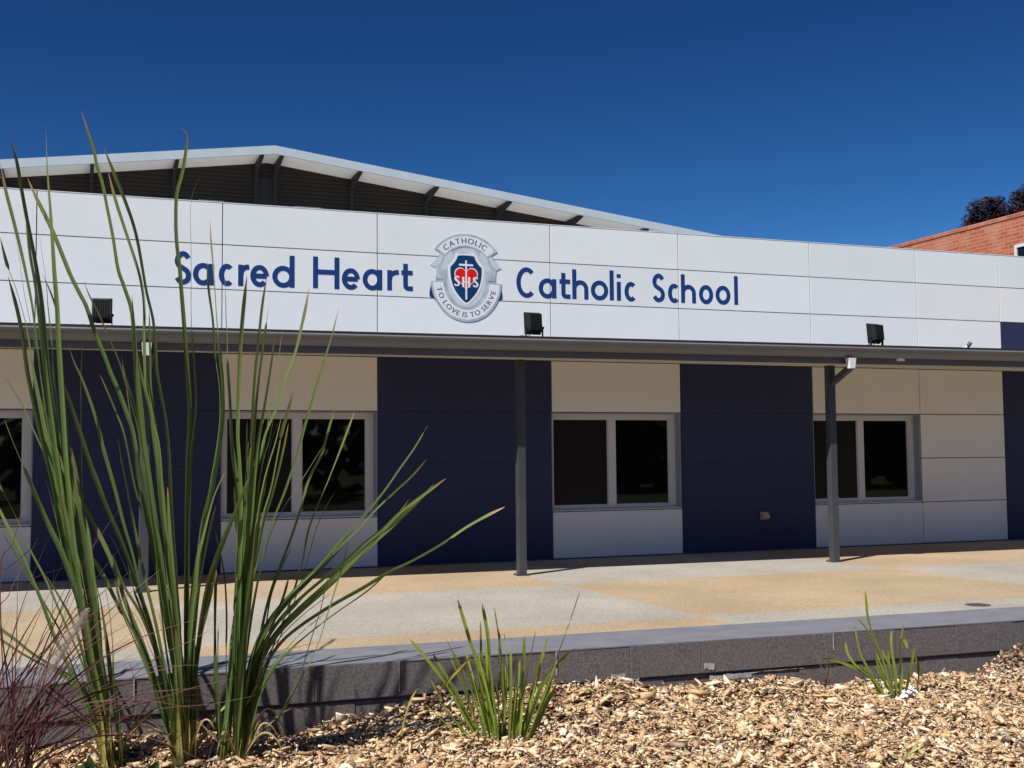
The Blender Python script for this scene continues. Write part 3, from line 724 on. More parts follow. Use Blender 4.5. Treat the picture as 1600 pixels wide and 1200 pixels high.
mb.build('barge_board', M['barge'], hall)
mb = MB()
for (x0, x1) in ((XL, 0), (0, XR)):
    z0, z1 = rz_(x0)-.095, rz_(x1)-.095
    mb.add([(x0,.051,z0),(x1,.051,z1),(x1,1.0,z1),(x0,1.0,z0)], [(3,2,1,0)])
mb.build('soffit', M['hall_soffit'], hall)
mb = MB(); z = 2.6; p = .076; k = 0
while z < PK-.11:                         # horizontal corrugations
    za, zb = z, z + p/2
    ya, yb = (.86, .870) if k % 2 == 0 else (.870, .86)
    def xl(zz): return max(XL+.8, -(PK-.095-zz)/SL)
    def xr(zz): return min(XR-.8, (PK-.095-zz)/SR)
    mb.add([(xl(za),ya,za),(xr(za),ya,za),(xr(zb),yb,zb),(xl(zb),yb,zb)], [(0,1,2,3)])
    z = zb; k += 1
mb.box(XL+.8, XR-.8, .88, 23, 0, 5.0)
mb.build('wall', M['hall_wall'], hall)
for x in (-7.4,-6.0,-4.6,-3.15,-1.72,-.22,.14,1.62,3.13,4.64,6.18,7.67,9.15):
    zt = rz_(x) - .10
    mb = MB(); mb.bar((x,.03,zt-.02),(x,.86,zt-.10),.07,.05,up=(1,0,0))
    mb.add([(x+sx,yy,zz) for sx in (-.03,.03) for yy,zz in ((.052,zt-.005),(.85,zt-.005),(.85,zt-.20),(.052,zt-.06))], [(0,1,2,3),(7,6,5,4),(0,4,5,1),(2,6,7,3),(3,7,4,0),(1,5,6,2)])
    mb.box(x-.035, x+.035, .80, .858, zt-.75, zt-.12); mb.build('strut', M['strut'], hall)
mb = MB(); mb.box(-.25, .17, .850, .8595, 4.6, PK-.40); mb.build('ridge_post', M['strut'], hall)

br = thing('brick_building', 'red brick building at the far right whose long side wall runs back behind the parapet', 'building', loc=(20, 2, 0))
mb = MB(); zt = 6.62
mb.box(0, 9, 0, 26, 0, zt); mb.build('wall', M['brick'], br)
mb = MB(); mb.box(-.02, 9.02, -.02, 26.02, zt+.002, zt+.09); mb.build('coping', M['brick'], br)
wn = MB(); y0, y1, z0, z1 = 4.1, 5.30, 5.0, 5.98
wn.box(-.05, .0, y1-.07, y1, z0, z1); wn.box(-.05, 0, y0, y0+.07, z0, z1)
wn.box(-.052, 0, y0+.07, y1-.07, z1-.07, z1); wn.box(-.052, 0, y0+.07, y1-.07, z0, z0+.07)
fr = wn.build('window', M['frame'], br)
g = MB(); g.box(-.02, -.001, y0+.07, y1-.07, z0+.07, z1-.07); g.build('pane', M['glass'], fr)

def tree(label, base, h, lumps, leaf, n_per, m, crown_h=None):
    t = thing('purple_leaved_tree', label, 'tree', 'dark trees behind the brick building', base)
    mb = MB(); top = h*.62
    mb.tube([(0,0,0),(.06,.03,top*.4),(-.05,.05,top*.75),(.02,0,top)], [.17,.14,.11,.07], 9)
    for cx, cy, cz, r in lumps:
        a = Vector((0,0,top*random.uniform(.6,.95))); b = Vector((cx,cy,cz)); mid = a.lerp(b,.55) + Vector((0,0,-.15))
        mb.tube([a, mid, b], [.06,.035,.012], 6)
    mb.build('trunk', M['bark'], t)
    mb = MB()
    for cx, cy, cz, r in lumps:
        for k in range(int(n_per*r*r)):
            d = Vector((random.gauss(0,1), random.gauss(0,1), random.gauss(0,1))).normalized()
            rr = r*random.random()**.4*(1+.22*mnoise.noise(Vector((d.x*2+cx, d.y*2+cy, d.z*2+cz))))
            p = Vector((cx,cy,cz)) + d*rr
            a = Vector((random.gauss(0,1),random.gauss(0,1),random.gauss(0,1))).normalized(); b = a.orthogonal().normalized()
            s = leaf*random.uniform(.6,1.4)
            mb.add([p-a*s, p+b*s*.45, p+a*s, p-b*s*.45], [(0,1,2,3)])
    mb.build('crown', m, t)
def lump(px, py, depth_m, base):
    # a point seen along a ray from the camera place, put at its true distance
    d = rows[2] + rows[0]*((px-800)/1800) - rows[1]*((py-600)/1800)
    return CAM + d*depth_m - Vector(base)
bs = Vector((36.9, 25.9, -.7))
L1 = [(1526,326,49.5,.42),(1543,318,50,.36),(1559,318,50.3,.38),(1570,330,49.8,.36),(1519,345,50.4,.40),(1549,340,50.6,.5),(1534,350,49.6,.55),(1562,348,50,.6),(1528,368,50,.8),(1555,372,50.4,.9),(1575,366,49.4,.7),(1545,392,50,1.1)]
tree('dark purple-leaved tree topping the brick wall, its whole upper crown in view', bs, 12.6, [(*lump(a,b,c,bs), r) for a,b,c,r in L1], .075, 3200, M['plum'])
bs = Vector((39.3, 25.3, -.7))
L2 = [(1592,312,50.5,.45),(1608,304,50,.5),(1590,332,50,.4),(1612,326,50.4,.6),(1600,345,50,.7),(1625,318,50,.7),(1622,350,50,.9),(1605,372,50,1.1)]
tree('dark purple-leaved tree cut off by the right edge of the view', bs, 12.6, [(*lump(a,b,c,bs), r) for a,b,c,r in L2], .075, 3200, M['plum'])

# the planting behind the camera that the dark windows mirror
mb = MB()
for k in range(150):
    cx = random.uniform(-70, 75); cy = random.uniform(-52, -40); hh = random.uniform(4, 9); r = random.uniform(2, 3.6)
    for q in range(70):
        d = Vector((random.gauss(0,1),random.gauss(0,1),random.gauss(0,1))).normalized()*r*random.random()**.4
        p = Vector((cx, cy, hh*.42)) + Vector((d.x, d.y, d.z*hh*.5/r*1.1))
        a = Vector((random.gauss(0,1),random.gauss(0,1),random.gauss(0,1))).normalized(); b = a.orthogonal().normalized(); s = random.uniform(.55,1.0)
        mb.add([p-a*s, p+b*s*.7, p+a*s, p-b*s*.7], [(0,1,2,3)])
tag(mb.build('far_woodland', M['belt']), 'belt of distant green woodland across the lawn', 'woodland', kind='stuff')

# ------------------------------------------------------------------ plants
REED_ONE = """0.032 0.187 -6.273 -0.402 0.154 -6.274 -0.175 0.116 -6.272 0.034 0.073 -6.268 0.244 0.031 -6.263 0.454 -0.007 -6.258 0.628 -0.05 -6.253 0.838 -0.085 -6.248 1.013 -0.12 -6.243 1.188 -0.156 -6.238 1.364 -0.191 -6.233 1.539 -0.226 -6.227 1.715 -0.244 -6.225 1.821 -0.266 -6.223 1.962 -0.291 -6.219 2.067 -0.332 -6.209 2.209 -0.377 -6.197 2.333 -0.419 -6.188 2.492
0.035 0.175 -6.234 -0.393 0.127 -6.249 -0.04 0.084 -6.256 0.172 0.038 -6.268 0.419 -0.011 -6.282 0.665 -0.06 -6.297 0.91 -0.095 -6.314 1.12 -0.13 -6.332 1.328 -0.165 -6.35 1.535 -0.193 -6.373 1.74 -0.215 -6.393 1.911 -0.236 -6.414 2.08 -0.269 -6.43 2.249 -0.299 -6.443 2.383 -0.336 -6.457 2.533 -0.375 -6.47 2.683 -0.408 -6.487 2.837
0.032 0.19 -6.269 -0.403 0.144 -6.269 -0.106 0.098 -6.264 0.138 0.049 -6.256 0.382 0.002 -6.249 0.627 -0.04 -6.242 0.872 -0.077 -6.237 1.118 -0.106 -6.233 1.329 -0.136 -6.228 1.54 -0.165 -6.223 1.752 -0.185 -6.221 1.964 -0.204 -6.219 2.142 -0.226 -6.214 2.284 -0.255 -6.207 2.444 -0.287 -6.198 2.605 -0.32 -6.189 2.785 -0.349 -6.181 2.946 -0.388 -6.169 3.065
0.031 0.186 -6.304 -0.394 0.136 -6.323 -0.061 0.086 -6.341 0.186 0.04 -6.372 0.466 0.005 -6.405 0.709 -0.024 -6.443 0.951 -0.046 -6.48 1.156 -0.064 -6.52 1.359 -0.079 -6.562 1.56 -0.091 -6.6 1.726 -0.102 -6.638 1.89 -0.11 -6.679 2.052 -0.124 -6.719 2.212 -0.135 -6.761 2.371 -0.149 -6.812 2.558 -0.155 -6.829 2.62 -0.166 -6.873 2.772 -0.173 -6.927 2.944
0.018 0.175 -6.2 -0.401 0.116 -6.21 0.093 0.076 -6.21 0.34 0.036 -6.213 0.622 0.006 -6.217 0.869 -0.028 -6.22 1.116 -0.054 -6.225 1.364 -0.077 -6.231 1.611 -0.09 -6.237 1.788 -0.106 -6.241 1.964 -0.124 -6.242 2.088 -0.158 -6.235 2.195 -0.2 -6.225 2.291
0.032 0.181 -6.232 -0.394 0.135 -6.244 0.063 0.106 -6.246 0.273 0.077 -6.248 0.484 0.041 -6.247 0.695 0.005 -6.246 0.906 -0.03 -6.243 1.082 -0.072 -6.238 1.258 -0.123 -6.226 1.382 -0.158 -6.219 1.487 -0.199 -6.21 1.611 -0.22 -6.208 1.717
0.031 0.196 -6.304 -0.395 0.16 -6.312 -0.168 0.107 -6.325 0.113 0.055 -6.338 0.358 0.011 -6.344 0.509 -0.03 -6.349 0.638 -0.08 -6.352 0.777 -0.146 -6.351 0.916 -0.229 -6.356 1.116 -0.294 -6.361 1.277 -0.343 -6.367 1.403 -0.369 -6.372 1.481
0.025 0.194 -6.263 -0.405 0.161 -6.267 -0.177 0.108 -6.27 0.104 0.055 -6.272 0.349 -0.004 -6.275 0.63 -0.049 -6.277 0.84 -0.094 -6.277 1.015 -0.136 -6.277 1.172 -0.17 -6.276 1.294 -0.237 -6.267 1.451 -0.287 -6.26 1.566 -0.354 -6.247 1.677 -0.403 -6.237 1.757
0.021 0.143 -6.178 -0.403 0.114 -6.173 -0.227 0.077 -6.161 0.018 0.042 -6.147 0.14 -0.026 -6.117 0.298 -0.088 -6.088 0.439 -0.165 -6.051 0.616 -0.245 -6.011 0.769 -0.305 -5.979 0.912 -0.358 -5.951 1.02 -0.411 -5.923 1.124 -0.439 -5.907 1.182
0.021 0.164 -6.261 -0.402 0.113 -6.249 -0.246 0.028 -6.222 -0.002 -0.067 -6.188 0.207 -0.108 -6.172 0.294 -0.177 -6.145 0.486 -0.228 -6.124 0.608 -0.291 -6.097 0.759 -0.349 -6.072 0.879 -0.401 -6.049 0.985 -0.435 -6.034 1.049
0.025 0.176 -6.181 -0.405 0.147 -6.184 -0.263 0.078 -6.182 -0.048 -0.006 -6.166 0.06 -0.116 -6.139 0.133 -0.222 -6.114 0.206 -0.305 -6.097 0.278 -0.388 -6.08 0.343 -0.437 -6.07 0.387
0.021 0.187 -6.268 -0.403 0.146 -6.26 -0.281 0.079 -6.239 -0.193 -0.069 -6.183 -0.15 -0.19 -6.136 -0.115
0.025 0.181 -6.251 -0.406 0.134 -6.262 -0.072 0.084 -6.268 0.174 0.031 -6.279 0.455 -0.021 -6.288 0.701 -0.067 -6.3 0.945 -0.102 -6.314 1.154 -0.137 -6.328 1.362 -0.173 -6.347 1.604 -0.208 -6.363 1.81 -0.252 -6.376 2.015 -0.286 -6.388 2.185 -0.31 -6.404 2.355 -0.337 -6.413 2.473
0.025 0.181 -6.26 -0.404 0.126 -6.281 0.001 0.073 -6.298 0.283 0.02 -6.318 0.564 -0.032 -6.337 0.808 -0.078 -6.366 1.086 -0.11 -6.391 1.293 -0.138 -6.418 1.498 -0.166 -6.446 1.701 -0.186 -6.471 1.87 -0.207 -6.498 2.037 -0.228 -6.525 2.203 -0.251 -6.544 2.334 -0.275 -6.579 2.53
0.038 0.205 -6.32 -0.392 0.168 -6.323 -0.063 0.14 -6.321 0.144 0.121 -6.321 0.352 0.095 -6.318 0.543 0.07 -6.313 0.717 0.048 -6.308 0.873 0.003 -6.295 1.041 -0.054 -6.275 1.188 -0.116 -6.254 1.328 -0.159 -6.241 1.574
0.031 0.242 -6.325 -0.401 0.23 -6.332 -0.238 0.208 -6.336 -0.064 0.189 -6.34 0.075 0.167 -6.344 0.249 0.135 -6.348 0.458 0.1 -6.346 0.604 0.076 -6.344 0.702 0.066 -6.344 0.743
0.031 0.216 -6.308 -0.4 0.171 -6.331 -0.062 0.138 -6.358 0.185 0.102 -6.388 0.43 0.067 -6.416 0.64 0.038 -6.449 0.848 0.003 -6.483 1.054 -0.032 -6.535 1.325
0.028 0.199 -6.321 -0.395 0.151 -6.328 0.008 0.112 -6.328 0.25 0.073 -6.327 0.493 0.037 -6.326 0.702 -0.001 -6.323 0.91 -0.043 -6.318 1.119 -0.089 -6.314 1.362"""
REED_TWO = """0.028 0.567 -6.412 -0.406 0.544 -6.416 -0.145 0.508 -6.41 0.133 0.472 -6.402 0.411 0.417 -6.383 0.656 0.379 -6.368 0.866 0.344 -6.355 1.035 0.316 -6.343 1.166 0.281 -6.327 1.407 0.246 -6.312 1.521 0.205 -6.294 1.639 0.16 -6.274 1.747 0.126 -6.259 1.844 0.074 -6.235 1.981 0.032 -6.215 2.115 -0.003 -6.2 2.188 -0.055 -6.176 2.298 -0.097 -6.156 2.408 -0.146 -6.133 2.536 -0.195 -6.109 2.647 -0.248 -6.085 2.759 -0.29 -6.064 2.859
0.025 0.561 -6.361 -0.401 0.521 -6.39 0.059 0.483 -6.41 0.342 0.445 -6.427 0.589 0.409 -6.442 0.8 0.372 -6.458 1.01 0.336 -6.476 1.219 0.307 -6.494 1.41 0.272 -6.503 1.548 0.23 -6.512 1.696 0.196 -6.518 1.806 0.119 -6.521 1.987 0.086 -6.523 2.062 0.046 -6.522 2.14 0.012 -6.526 2.224
0.025 0.561 -6.361 -0.401 0.52 -6.399 0.061 0.481 -6.427 0.345 0.443 -6.461 0.627 0.405 -6.492 0.873 0.368 -6.525 1.116 0.33 -6.562 1.357 0.314 -6.59 1.511 0.298 -6.613 1.639 0.279 -6.642 1.797 0.258 -6.691 2.03 0.218 -6.71 2.162 0.184 -6.724 2.26 0.156 -6.756 2.422 0.122 -6.787 2.582 0.098 -6.81 2.693 0.072 -6.823 2.771 0.055 -6.84 2.849 0.016 -6.861 2.964 -0.009 -6.875 3.04
0.021 0.566 -6.422 -0.404 0.534 -6.447 -0.069 0.485 -6.482 0.283 0.439 -6.519 0.599 0.395 -6.556 0.877 0.353 -6.598 1.152 0.316 -6.638 1.39 0.282 -6.688 1.658 0.268 -6.733 1.857 0.259 -6.763 1.988 0.25 -6.794 2.118
0.024 0.576 -6.468 -0.393 0.555 -6.507 0.009 0.537 -6.543 0.289 0.512 -6.578 0.55 0.498 -6.605 0.723 0.477 -6.64 0.94 0.452 -6.706 1.297 0.433 -6.737 1.465 0.404 -6.76 1.605 0.382 -6.78 1.721 0.373 -6.805 1.836 0.357 -6.836 1.983 0.322 -6.861 2.122 0.294 -6.89 2.266 0.27 -6.914 2.383 0.243 -6.931 2.477 0.204 -6.948 2.58 0.172 -6.96 2.657 0.131 -6.976 2.755 0.096 -6.991 2.84
0.028 0.574 -6.412 -0.407 0.549 -6.433 -0.073 0.517 -6.458 0.243 0.482 -6.483 0.541 0.455 -6.508 0.803 0.423 -6.541 1.108 0.393 -6.563 1.322 0.367 -6.584 1.511 0.338 -6.602 1.682 0.325 -6.629 1.868 0.321 -6.663 2.07 0.302 -6.68 2.204 0.271 -6.689 2.314 0.221 -6.699 2.463 0.164 -6.712 2.635 0.127 -6.726 2.772
0.024 0.577 -6.447 -0.399 0.562 -6.501 0.11 0.551 -6.553 0.46 0.544 -6.629 0.893 0.542 -6.701 1.252 0.547 -6.74 1.421 0.546 -6.769 1.549 0.532 -6.802 1.715 0.509 -6.854 1.963 0.488 -6.897 2.164 0.48 -6.915 2.245 0.46 -6.947 2.388 0.453 -6.983 2.53 0.456 -7.011 2.624 0.477 -7.047 2.717 0.49 -7.079 2.809 0.493 -7.108 2.901 0.461 -7.108 2.931
0.028 0.548 -6.436 -0.398 0.509 -6.438 -0.206 0.456 -6.443 0.039 0.397 -6.451 0.319 0.334 -6.456 0.546 0.292 -6.465 0.737 0.241 -6.469 0.911 0.189 -6.477 1.111 0.128 -6.485 1.325 0.087 -6.495 1.489 0.02 -6.5 1.684 -0.026 -6.499 1.786 -0.056 -6.502 1.87
0.024 0.537 -6.45 -0.394 0.483 -6.47 -0.095 0.429 -6.496 0.152 0.365 -6.526 0.399 0.307 -6.548 0.574 0.262 -6.568 0.712 0.212 -6.588 0.85 0.155 -6.608 0.987 0.089 -6.637 1.156 0.04 -6.668 1.307 -0.025 -6.712 1.504 -0.073 -6.747 1.65
0.018 0.545 -6.35 -0.402 0.48 -6.343 0.019 0.421 -6.328 0.335 0.362 -6.309 0.581 0.316 -6.293 0.793 0.281 -6.28 0.97 0.252 -6.269 1.13 0.22 -6.256 1.291 0.206 -6.249 1.387
0.028 0.521 -6.444 -0.394 0.486 -6.438 -0.238 0.442 -6.425 -0.049 0.391 -6.406 0.106 0.334 -6.383 0.279 0.267 -6.354 0.452 0.216 -6.331 0.608 0.165 -6.307 0.747 0.098 -6.275 0.887 0.02 -6.237 1.039
0.032 0.525 -6.388 -0.408 0.48 -6.383 -0.215 0.421 -6.373 -0.005 0.353 -6.357 0.17 0.286 -6.339 0.32 0.235 -6.326 0.433 0.167 -6.307 0.573 0.083 -6.283 0.731
0.018 0.528 -6.354 -0.399 0.463 -6.399 0.03 0.399 -6.424 0.246 0.347 -6.441 0.389 0.302 -6.45 0.478 0.245 -6.459 0.574 0.211 -6.471 0.655 0.177 -6.491 0.76
0.035 0.56 -6.455 -0.395 0.517 -6.455 -0.066 0.471 -6.447 0.21 0.439 -6.441 0.453 0.418 -6.437 0.626 0.398 -6.433 0.887 0.38 -6.428 1.061 0.339 -6.414 1.261 0.313 -6.405 1.5
0.028 0.588 -6.475 -0.393 0.58 -6.529 0.011 0.577 -6.575 0.257 0.582 -6.615 0.432 0.597 -6.662 0.605 0.605 -6.7 0.743 0.627 -6.736 0.846 0.654 -6.784 0.982 0.679 -6.823 1.083 0.721 -6.874 1.194
0.031 0.591 -6.444 -0.401 0.587 -6.477 0.104 0.59 -6.495 0.347 0.604 -6.514 0.556 0.624 -6.535 0.747 0.651 -6.557 0.921 0.684 -6.583 1.112 0.714 -6.609 1.32 0.731 -6.627 1.494 0.728 -6.638 1.668 0.713 -6.644 1.824 0.694 -6.65 2.016 0.682 -6.657 2.19 0.67 -6.663 2.329 0.659 -6.667 2.45 0.654 -6.673 2.565
0.021 0.599 -6.435 -0.404 0.594 -6.512 0.143 0.604 -6.565 0.39 0.618 -6.612 0.582 0.636 -6.651 0.721 0.655 -6.688 0.842 0.677 -6.727 0.962 0.691 -6.746 1.013
0.035 0.598 -6.446 -0.401 0.603 -6.526 0.077 0.62 -6.581 0.289 0.64 -6.633 0.464 0.664 -6.683 0.614 0.692 -6.727 0.725 0.728 -6.779 0.845 0.775 -6.843 0.981 0.819 -6.908 1.116 0.838 -6.934 1.166
0.031 0.574 -6.447 -0.398 0.539 -6.464 0.002 0.508 -6.477 0.315 0.485 -6.491 0.594 0.461 -6.502 0.837 0.432 -6.512 1.08 0.402 -6.522 1.323 0.379 -6.532 1.531
0.031 0.569 -6.47 -0.392 0.532 -6.539 0.084 0.505 -6.598 0.366 0.478 -6.667 0.645 0.457 -6.736 0.885 0.437 -6.811 1.121
0.031 0.579 -6.43 -0.403 0.543 -6.453 -0.035 0.512 -6.479 0.281 0.484 -6.506 0.561 0.46 -6.528 0.77 0.434 -6.55 0.978"""
REED_THREE = """0.028 0.817 -6.551 -0.398 0.823 -6.586 0.071 0.832 -6.608 0.348 0.835 -6.629 0.625 0.827 -6.648 0.931 0.815 -6.655 1.094 0.79 -6.656 1.25 0.775 -6.661 1.389 0.763 -6.671 1.597 0.75 -6.679 1.77 0.745 -6.689 1.943 0.74 -6.692 2.012 0.736 -6.698 2.116 0.73 -6.706 2.248
0.025 0.821 -6.516 -0.407 0.823 -6.605 0.211 0.824 -6.666 0.527 0.823 -6.719 0.77 0.821 -6.775 1.011 0.802 -6.828 1.25 0.788 -6.858 1.384 0.783 -6.912 1.584 0.781 -6.969 1.781 0.783 -7.02 1.943 0.789 -7.068 2.087 0.796 -7.107 2.197
0.028 0.823 -6.557 -0.397 0.834 -6.608 0.176 0.842 -6.636 0.454 0.854 -6.664 0.696 0.863 -6.687 0.904 0.87 -6.707 1.077 0.873 -6.728 1.266 0.879 -6.75 1.455 0.885 -6.774 1.661 0.902 -6.806 1.901 0.915 -6.83 2.072 0.934 -6.856 2.235
0.024 0.832 -6.536 -0.403 0.84 -6.651 0.421 0.849 -6.704 0.7 0.859 -6.761 0.976 0.865 -6.828 1.283 0.871 -6.876 1.485 0.883 -6.927 1.686 0.898 -6.974 1.851 0.907 -7.002 1.949 0.921 -7.039 2.069
0.025 0.835 -6.52 -0.407 0.84 -6.561 0.065 0.855 -6.592 0.344 0.87 -6.622 0.589 0.883 -6.648 0.798 0.895 -6.675 1.006 0.905 -6.697 1.179 0.92 -6.71 1.249 0.955 -6.741 1.404 1.011 -6.779 1.552 1.046 -6.81 1.696 1.092 -6.843 1.833 1.121 -6.872 1.977 1.138 -6.89 2.072 1.152 -6.907 2.175
0.021 0.835 -6.567 -0.396 0.844 -6.634 0.043 0.868 -6.7 0.324 0.898 -6.763 0.55 0.929 -6.823 0.74 0.963 -6.883 0.911 1.018 -6.954 1.08 1.069 -7.037 1.28 1.098 -7.096 1.429 1.129 -7.158 1.575 1.164 -7.229 1.735 1.199 -7.301 1.893 1.219 -7.36 2.023
0.021 0.868 -6.58 -0.396 0.897 -6.603 -0.137 0.948 -6.629 0.069 1.002 -6.652 0.24 1.066 -6.679 0.412 1.121 -6.701 0.585 1.153 -6.714 0.716 1.185 -6.726 0.879 1.234 -6.744 1.011 1.261 -6.753 1.077 1.297 -6.765 1.171 1.36 -6.787 1.339 1.423 -6.807 1.515
0.017 0.855 -6.572 -0.397 0.885 -6.591 -0.139 0.917 -6.602 0.101 0.956 -6.612 0.341 0.995 -6.621 0.513 1.038 -6.631 0.644 1.088 -6.643 0.773 1.129 -6.65 0.894 1.156 -6.655 0.982 1.197 -6.66 1.14 1.259 -6.672 1.263 1.283 -6.676 1.334 1.311 -6.678 1.441 1.343 -6.681 1.548
0.018 0.834 -6.528 -0.405 0.856 -6.551 -0.007 0.886 -6.567 0.27 0.925 -6.581 0.512 0.967 -6.596 0.721 1.006 -6.608 0.861 1.055 -6.624 0.965 1.095 -6.637 1.035 1.162 -6.658 1.14 1.276 -6.693 1.334
0.035 0.831 -6.55 -0.399 0.843 -6.594 -0.032 0.857 -6.632 0.213 0.876 -6.681 0.491 0.894 -6.718 0.675 0.916 -6.748 0.803 0.934 -6.781 0.951 0.971 -6.824 1.105 0.997 -6.869 1.282 1.015 -6.901 1.41 1.037 -6.928 1.501 1.058 -6.961 1.618
0.031 0.828 -6.57 -0.394 0.834 -6.639 0.011 0.847 -6.71 0.293 0.861 -6.793 0.572 0.872 -6.872 0.813 0.879 -6.932 0.983 0.901 -7.001 1.15 0.925 -7.056 1.265 0.944 -7.096 1.347 0.966 -7.158 1.476
0.028 0.749 -6.524 -0.397 0.732 -6.539 -0.136 0.718 -6.557 0.108 0.71 -6.579 0.351 0.707 -6.6 0.56 0.708 -6.612 0.664
0.031 0.753 -6.545 -0.393 0.776 -6.564 -0.135 0.794 -6.574 0.071 0.799 -6.576 0.277 0.815 -6.581 0.449 0.827 -6.581 0.691 0.836 -6.579 0.899
0.017 0.831 -6.547 -0.4 0.848 -6.642 0.42 0.867 -6.692 0.732 0.883 -6.738 1.009 0.893 -6.778 1.249 0.905 -6.805 1.385 0.924 -6.834 1.521 0.945 -6.871 1.69 0.96 -6.9 1.825 0.969 -6.925 1.949
0.021 0.83 -6.554 -0.398 0.834 -6.605 0.107 0.848 -6.644 0.386 0.868 -6.688 0.664 0.888 -6.729 0.905 0.909 -6.767 1.112 0.929 -6.806 1.317 0.945 -6.834 1.453 0.96 -6.862 1.589 0.976 -6.885 1.69 0.994 -6.917 1.841 1.004 -6.937 1.939
0.032 0.835 -6.518 -0.407 0.855 -6.561 -0.142 0.887 -6.618 0.106 0.93 -6.672 0.282 0.989 -6.726 0.405 1.065 -6.786 0.511 1.14 -6.843 0.598 1.214 -6.902 0.685 1.293 -6.97 0.795 1.353 -7.023 0.877 1.43 -7.09 0.975 1.502 -7.16 1.083 1.567 -7.229 1.199 1.63 -7.298 1.311 1.68 -7.363 1.425
0.028 0.848 -6.552 -0.4 0.889 -6.606 0.035 0.934 -6.643 0.244 1.012 -6.69 0.4 1.107 -6.741 0.521 1.202 -6.79 0.624 1.28 -6.831 0.71 1.368 -6.878 0.813 1.434 -6.913 0.885 1.509 -6.954 0.978 1.593 -6.999 1.067 1.683 -7.048 1.159 1.754 -7.088 1.251
0.031 0.856 -6.565 -0.398 0.907 -6.601 0.033 0.971 -6.628 0.222 1.052 -6.659 0.342 1.15 -6.694 0.444 1.249 -6.728 0.536 1.338 -6.758 0.619 1.424 -6.787 0.701 1.53 -6.823 0.804 1.63 -6.855 0.894 1.744 -6.892 1.005 1.842 -6.923 1.113
0.018 0.861 -6.53 -0.407 0.9 -6.583 -0.039 0.954 -6.631 0.172 1.031 -6.681 0.311 1.141 -6.745 0.433 1.25 -6.807 0.538 1.359 -6.872 0.652 1.451 -6.928 0.756 1.536 -6.983 0.859 1.588 -7.017 0.931 1.662 -7.069 1.037
0.035 0.866 -6.542 -0.405 0.91 -6.58 -0.04 0.974 -6.612 0.15 1.054 -6.647 0.271 1.152 -6.687 0.357 1.25 -6.725 0.425 1.338 -6.758 0.48 1.469 -6.808 0.555 1.6 -6.858 0.637 1.722 -6.903 0.698 1.864 -6.956 0.781 1.996 -7.005 0.874 2.108 -7.047 0.939 2.201 -7.08 0.984
0.017 0.876 -6.593 -0.393 0.929 -6.622 -0.068 1.003 -6.648 0.102 1.101 -6.68 0.221 1.216 -6.716 0.322 1.339 -6.753 0.417 1.5 -6.799 0.532 1.618 -6.831 0.644
0.014 0.918 -6.541 -0.4 1.012 -6.601 -0.216 1.089 -6.657 -0.074 1.149 -6.707 0.057 1.193 -6.747 0.156 1.236 -6.793 0.28 1.271 -6.844 0.431 1.308 -6.9 0.589 1.333 -6.942 0.7 1.35 -6.99 0.845
0.017 0.865 -6.548 -0.403 0.898 -6.596 -0.105 0.935 -6.643 0.106 0.972 -6.688 0.282 1.007 -6.725 0.404 1.042 -6.76 0.509 1.069 -6.797 0.631
0.028 0.827 -6.524 -0.405 0.847 -6.55 -0.264 0.874 -6.595 -0.093 0.924 -6.647 0.039
0.028 0.825 -6.516 -0.407 0.832 -6.548 0.063 0.841 -6.567 0.342 0.851 -6.586 0.621 0.861 -6.602 0.865 0.868 -6.617 1.109 0.872 -6.631 1.354
0.028 0.794 -6.513 -0.405 0.802 -6.548 -0.106 0.809 -6.586 0.14 0.815 -6.633 0.421 0.815 -6.677 0.665 0.801 -6.719 0.907 0.782 -6.755 1.114"""
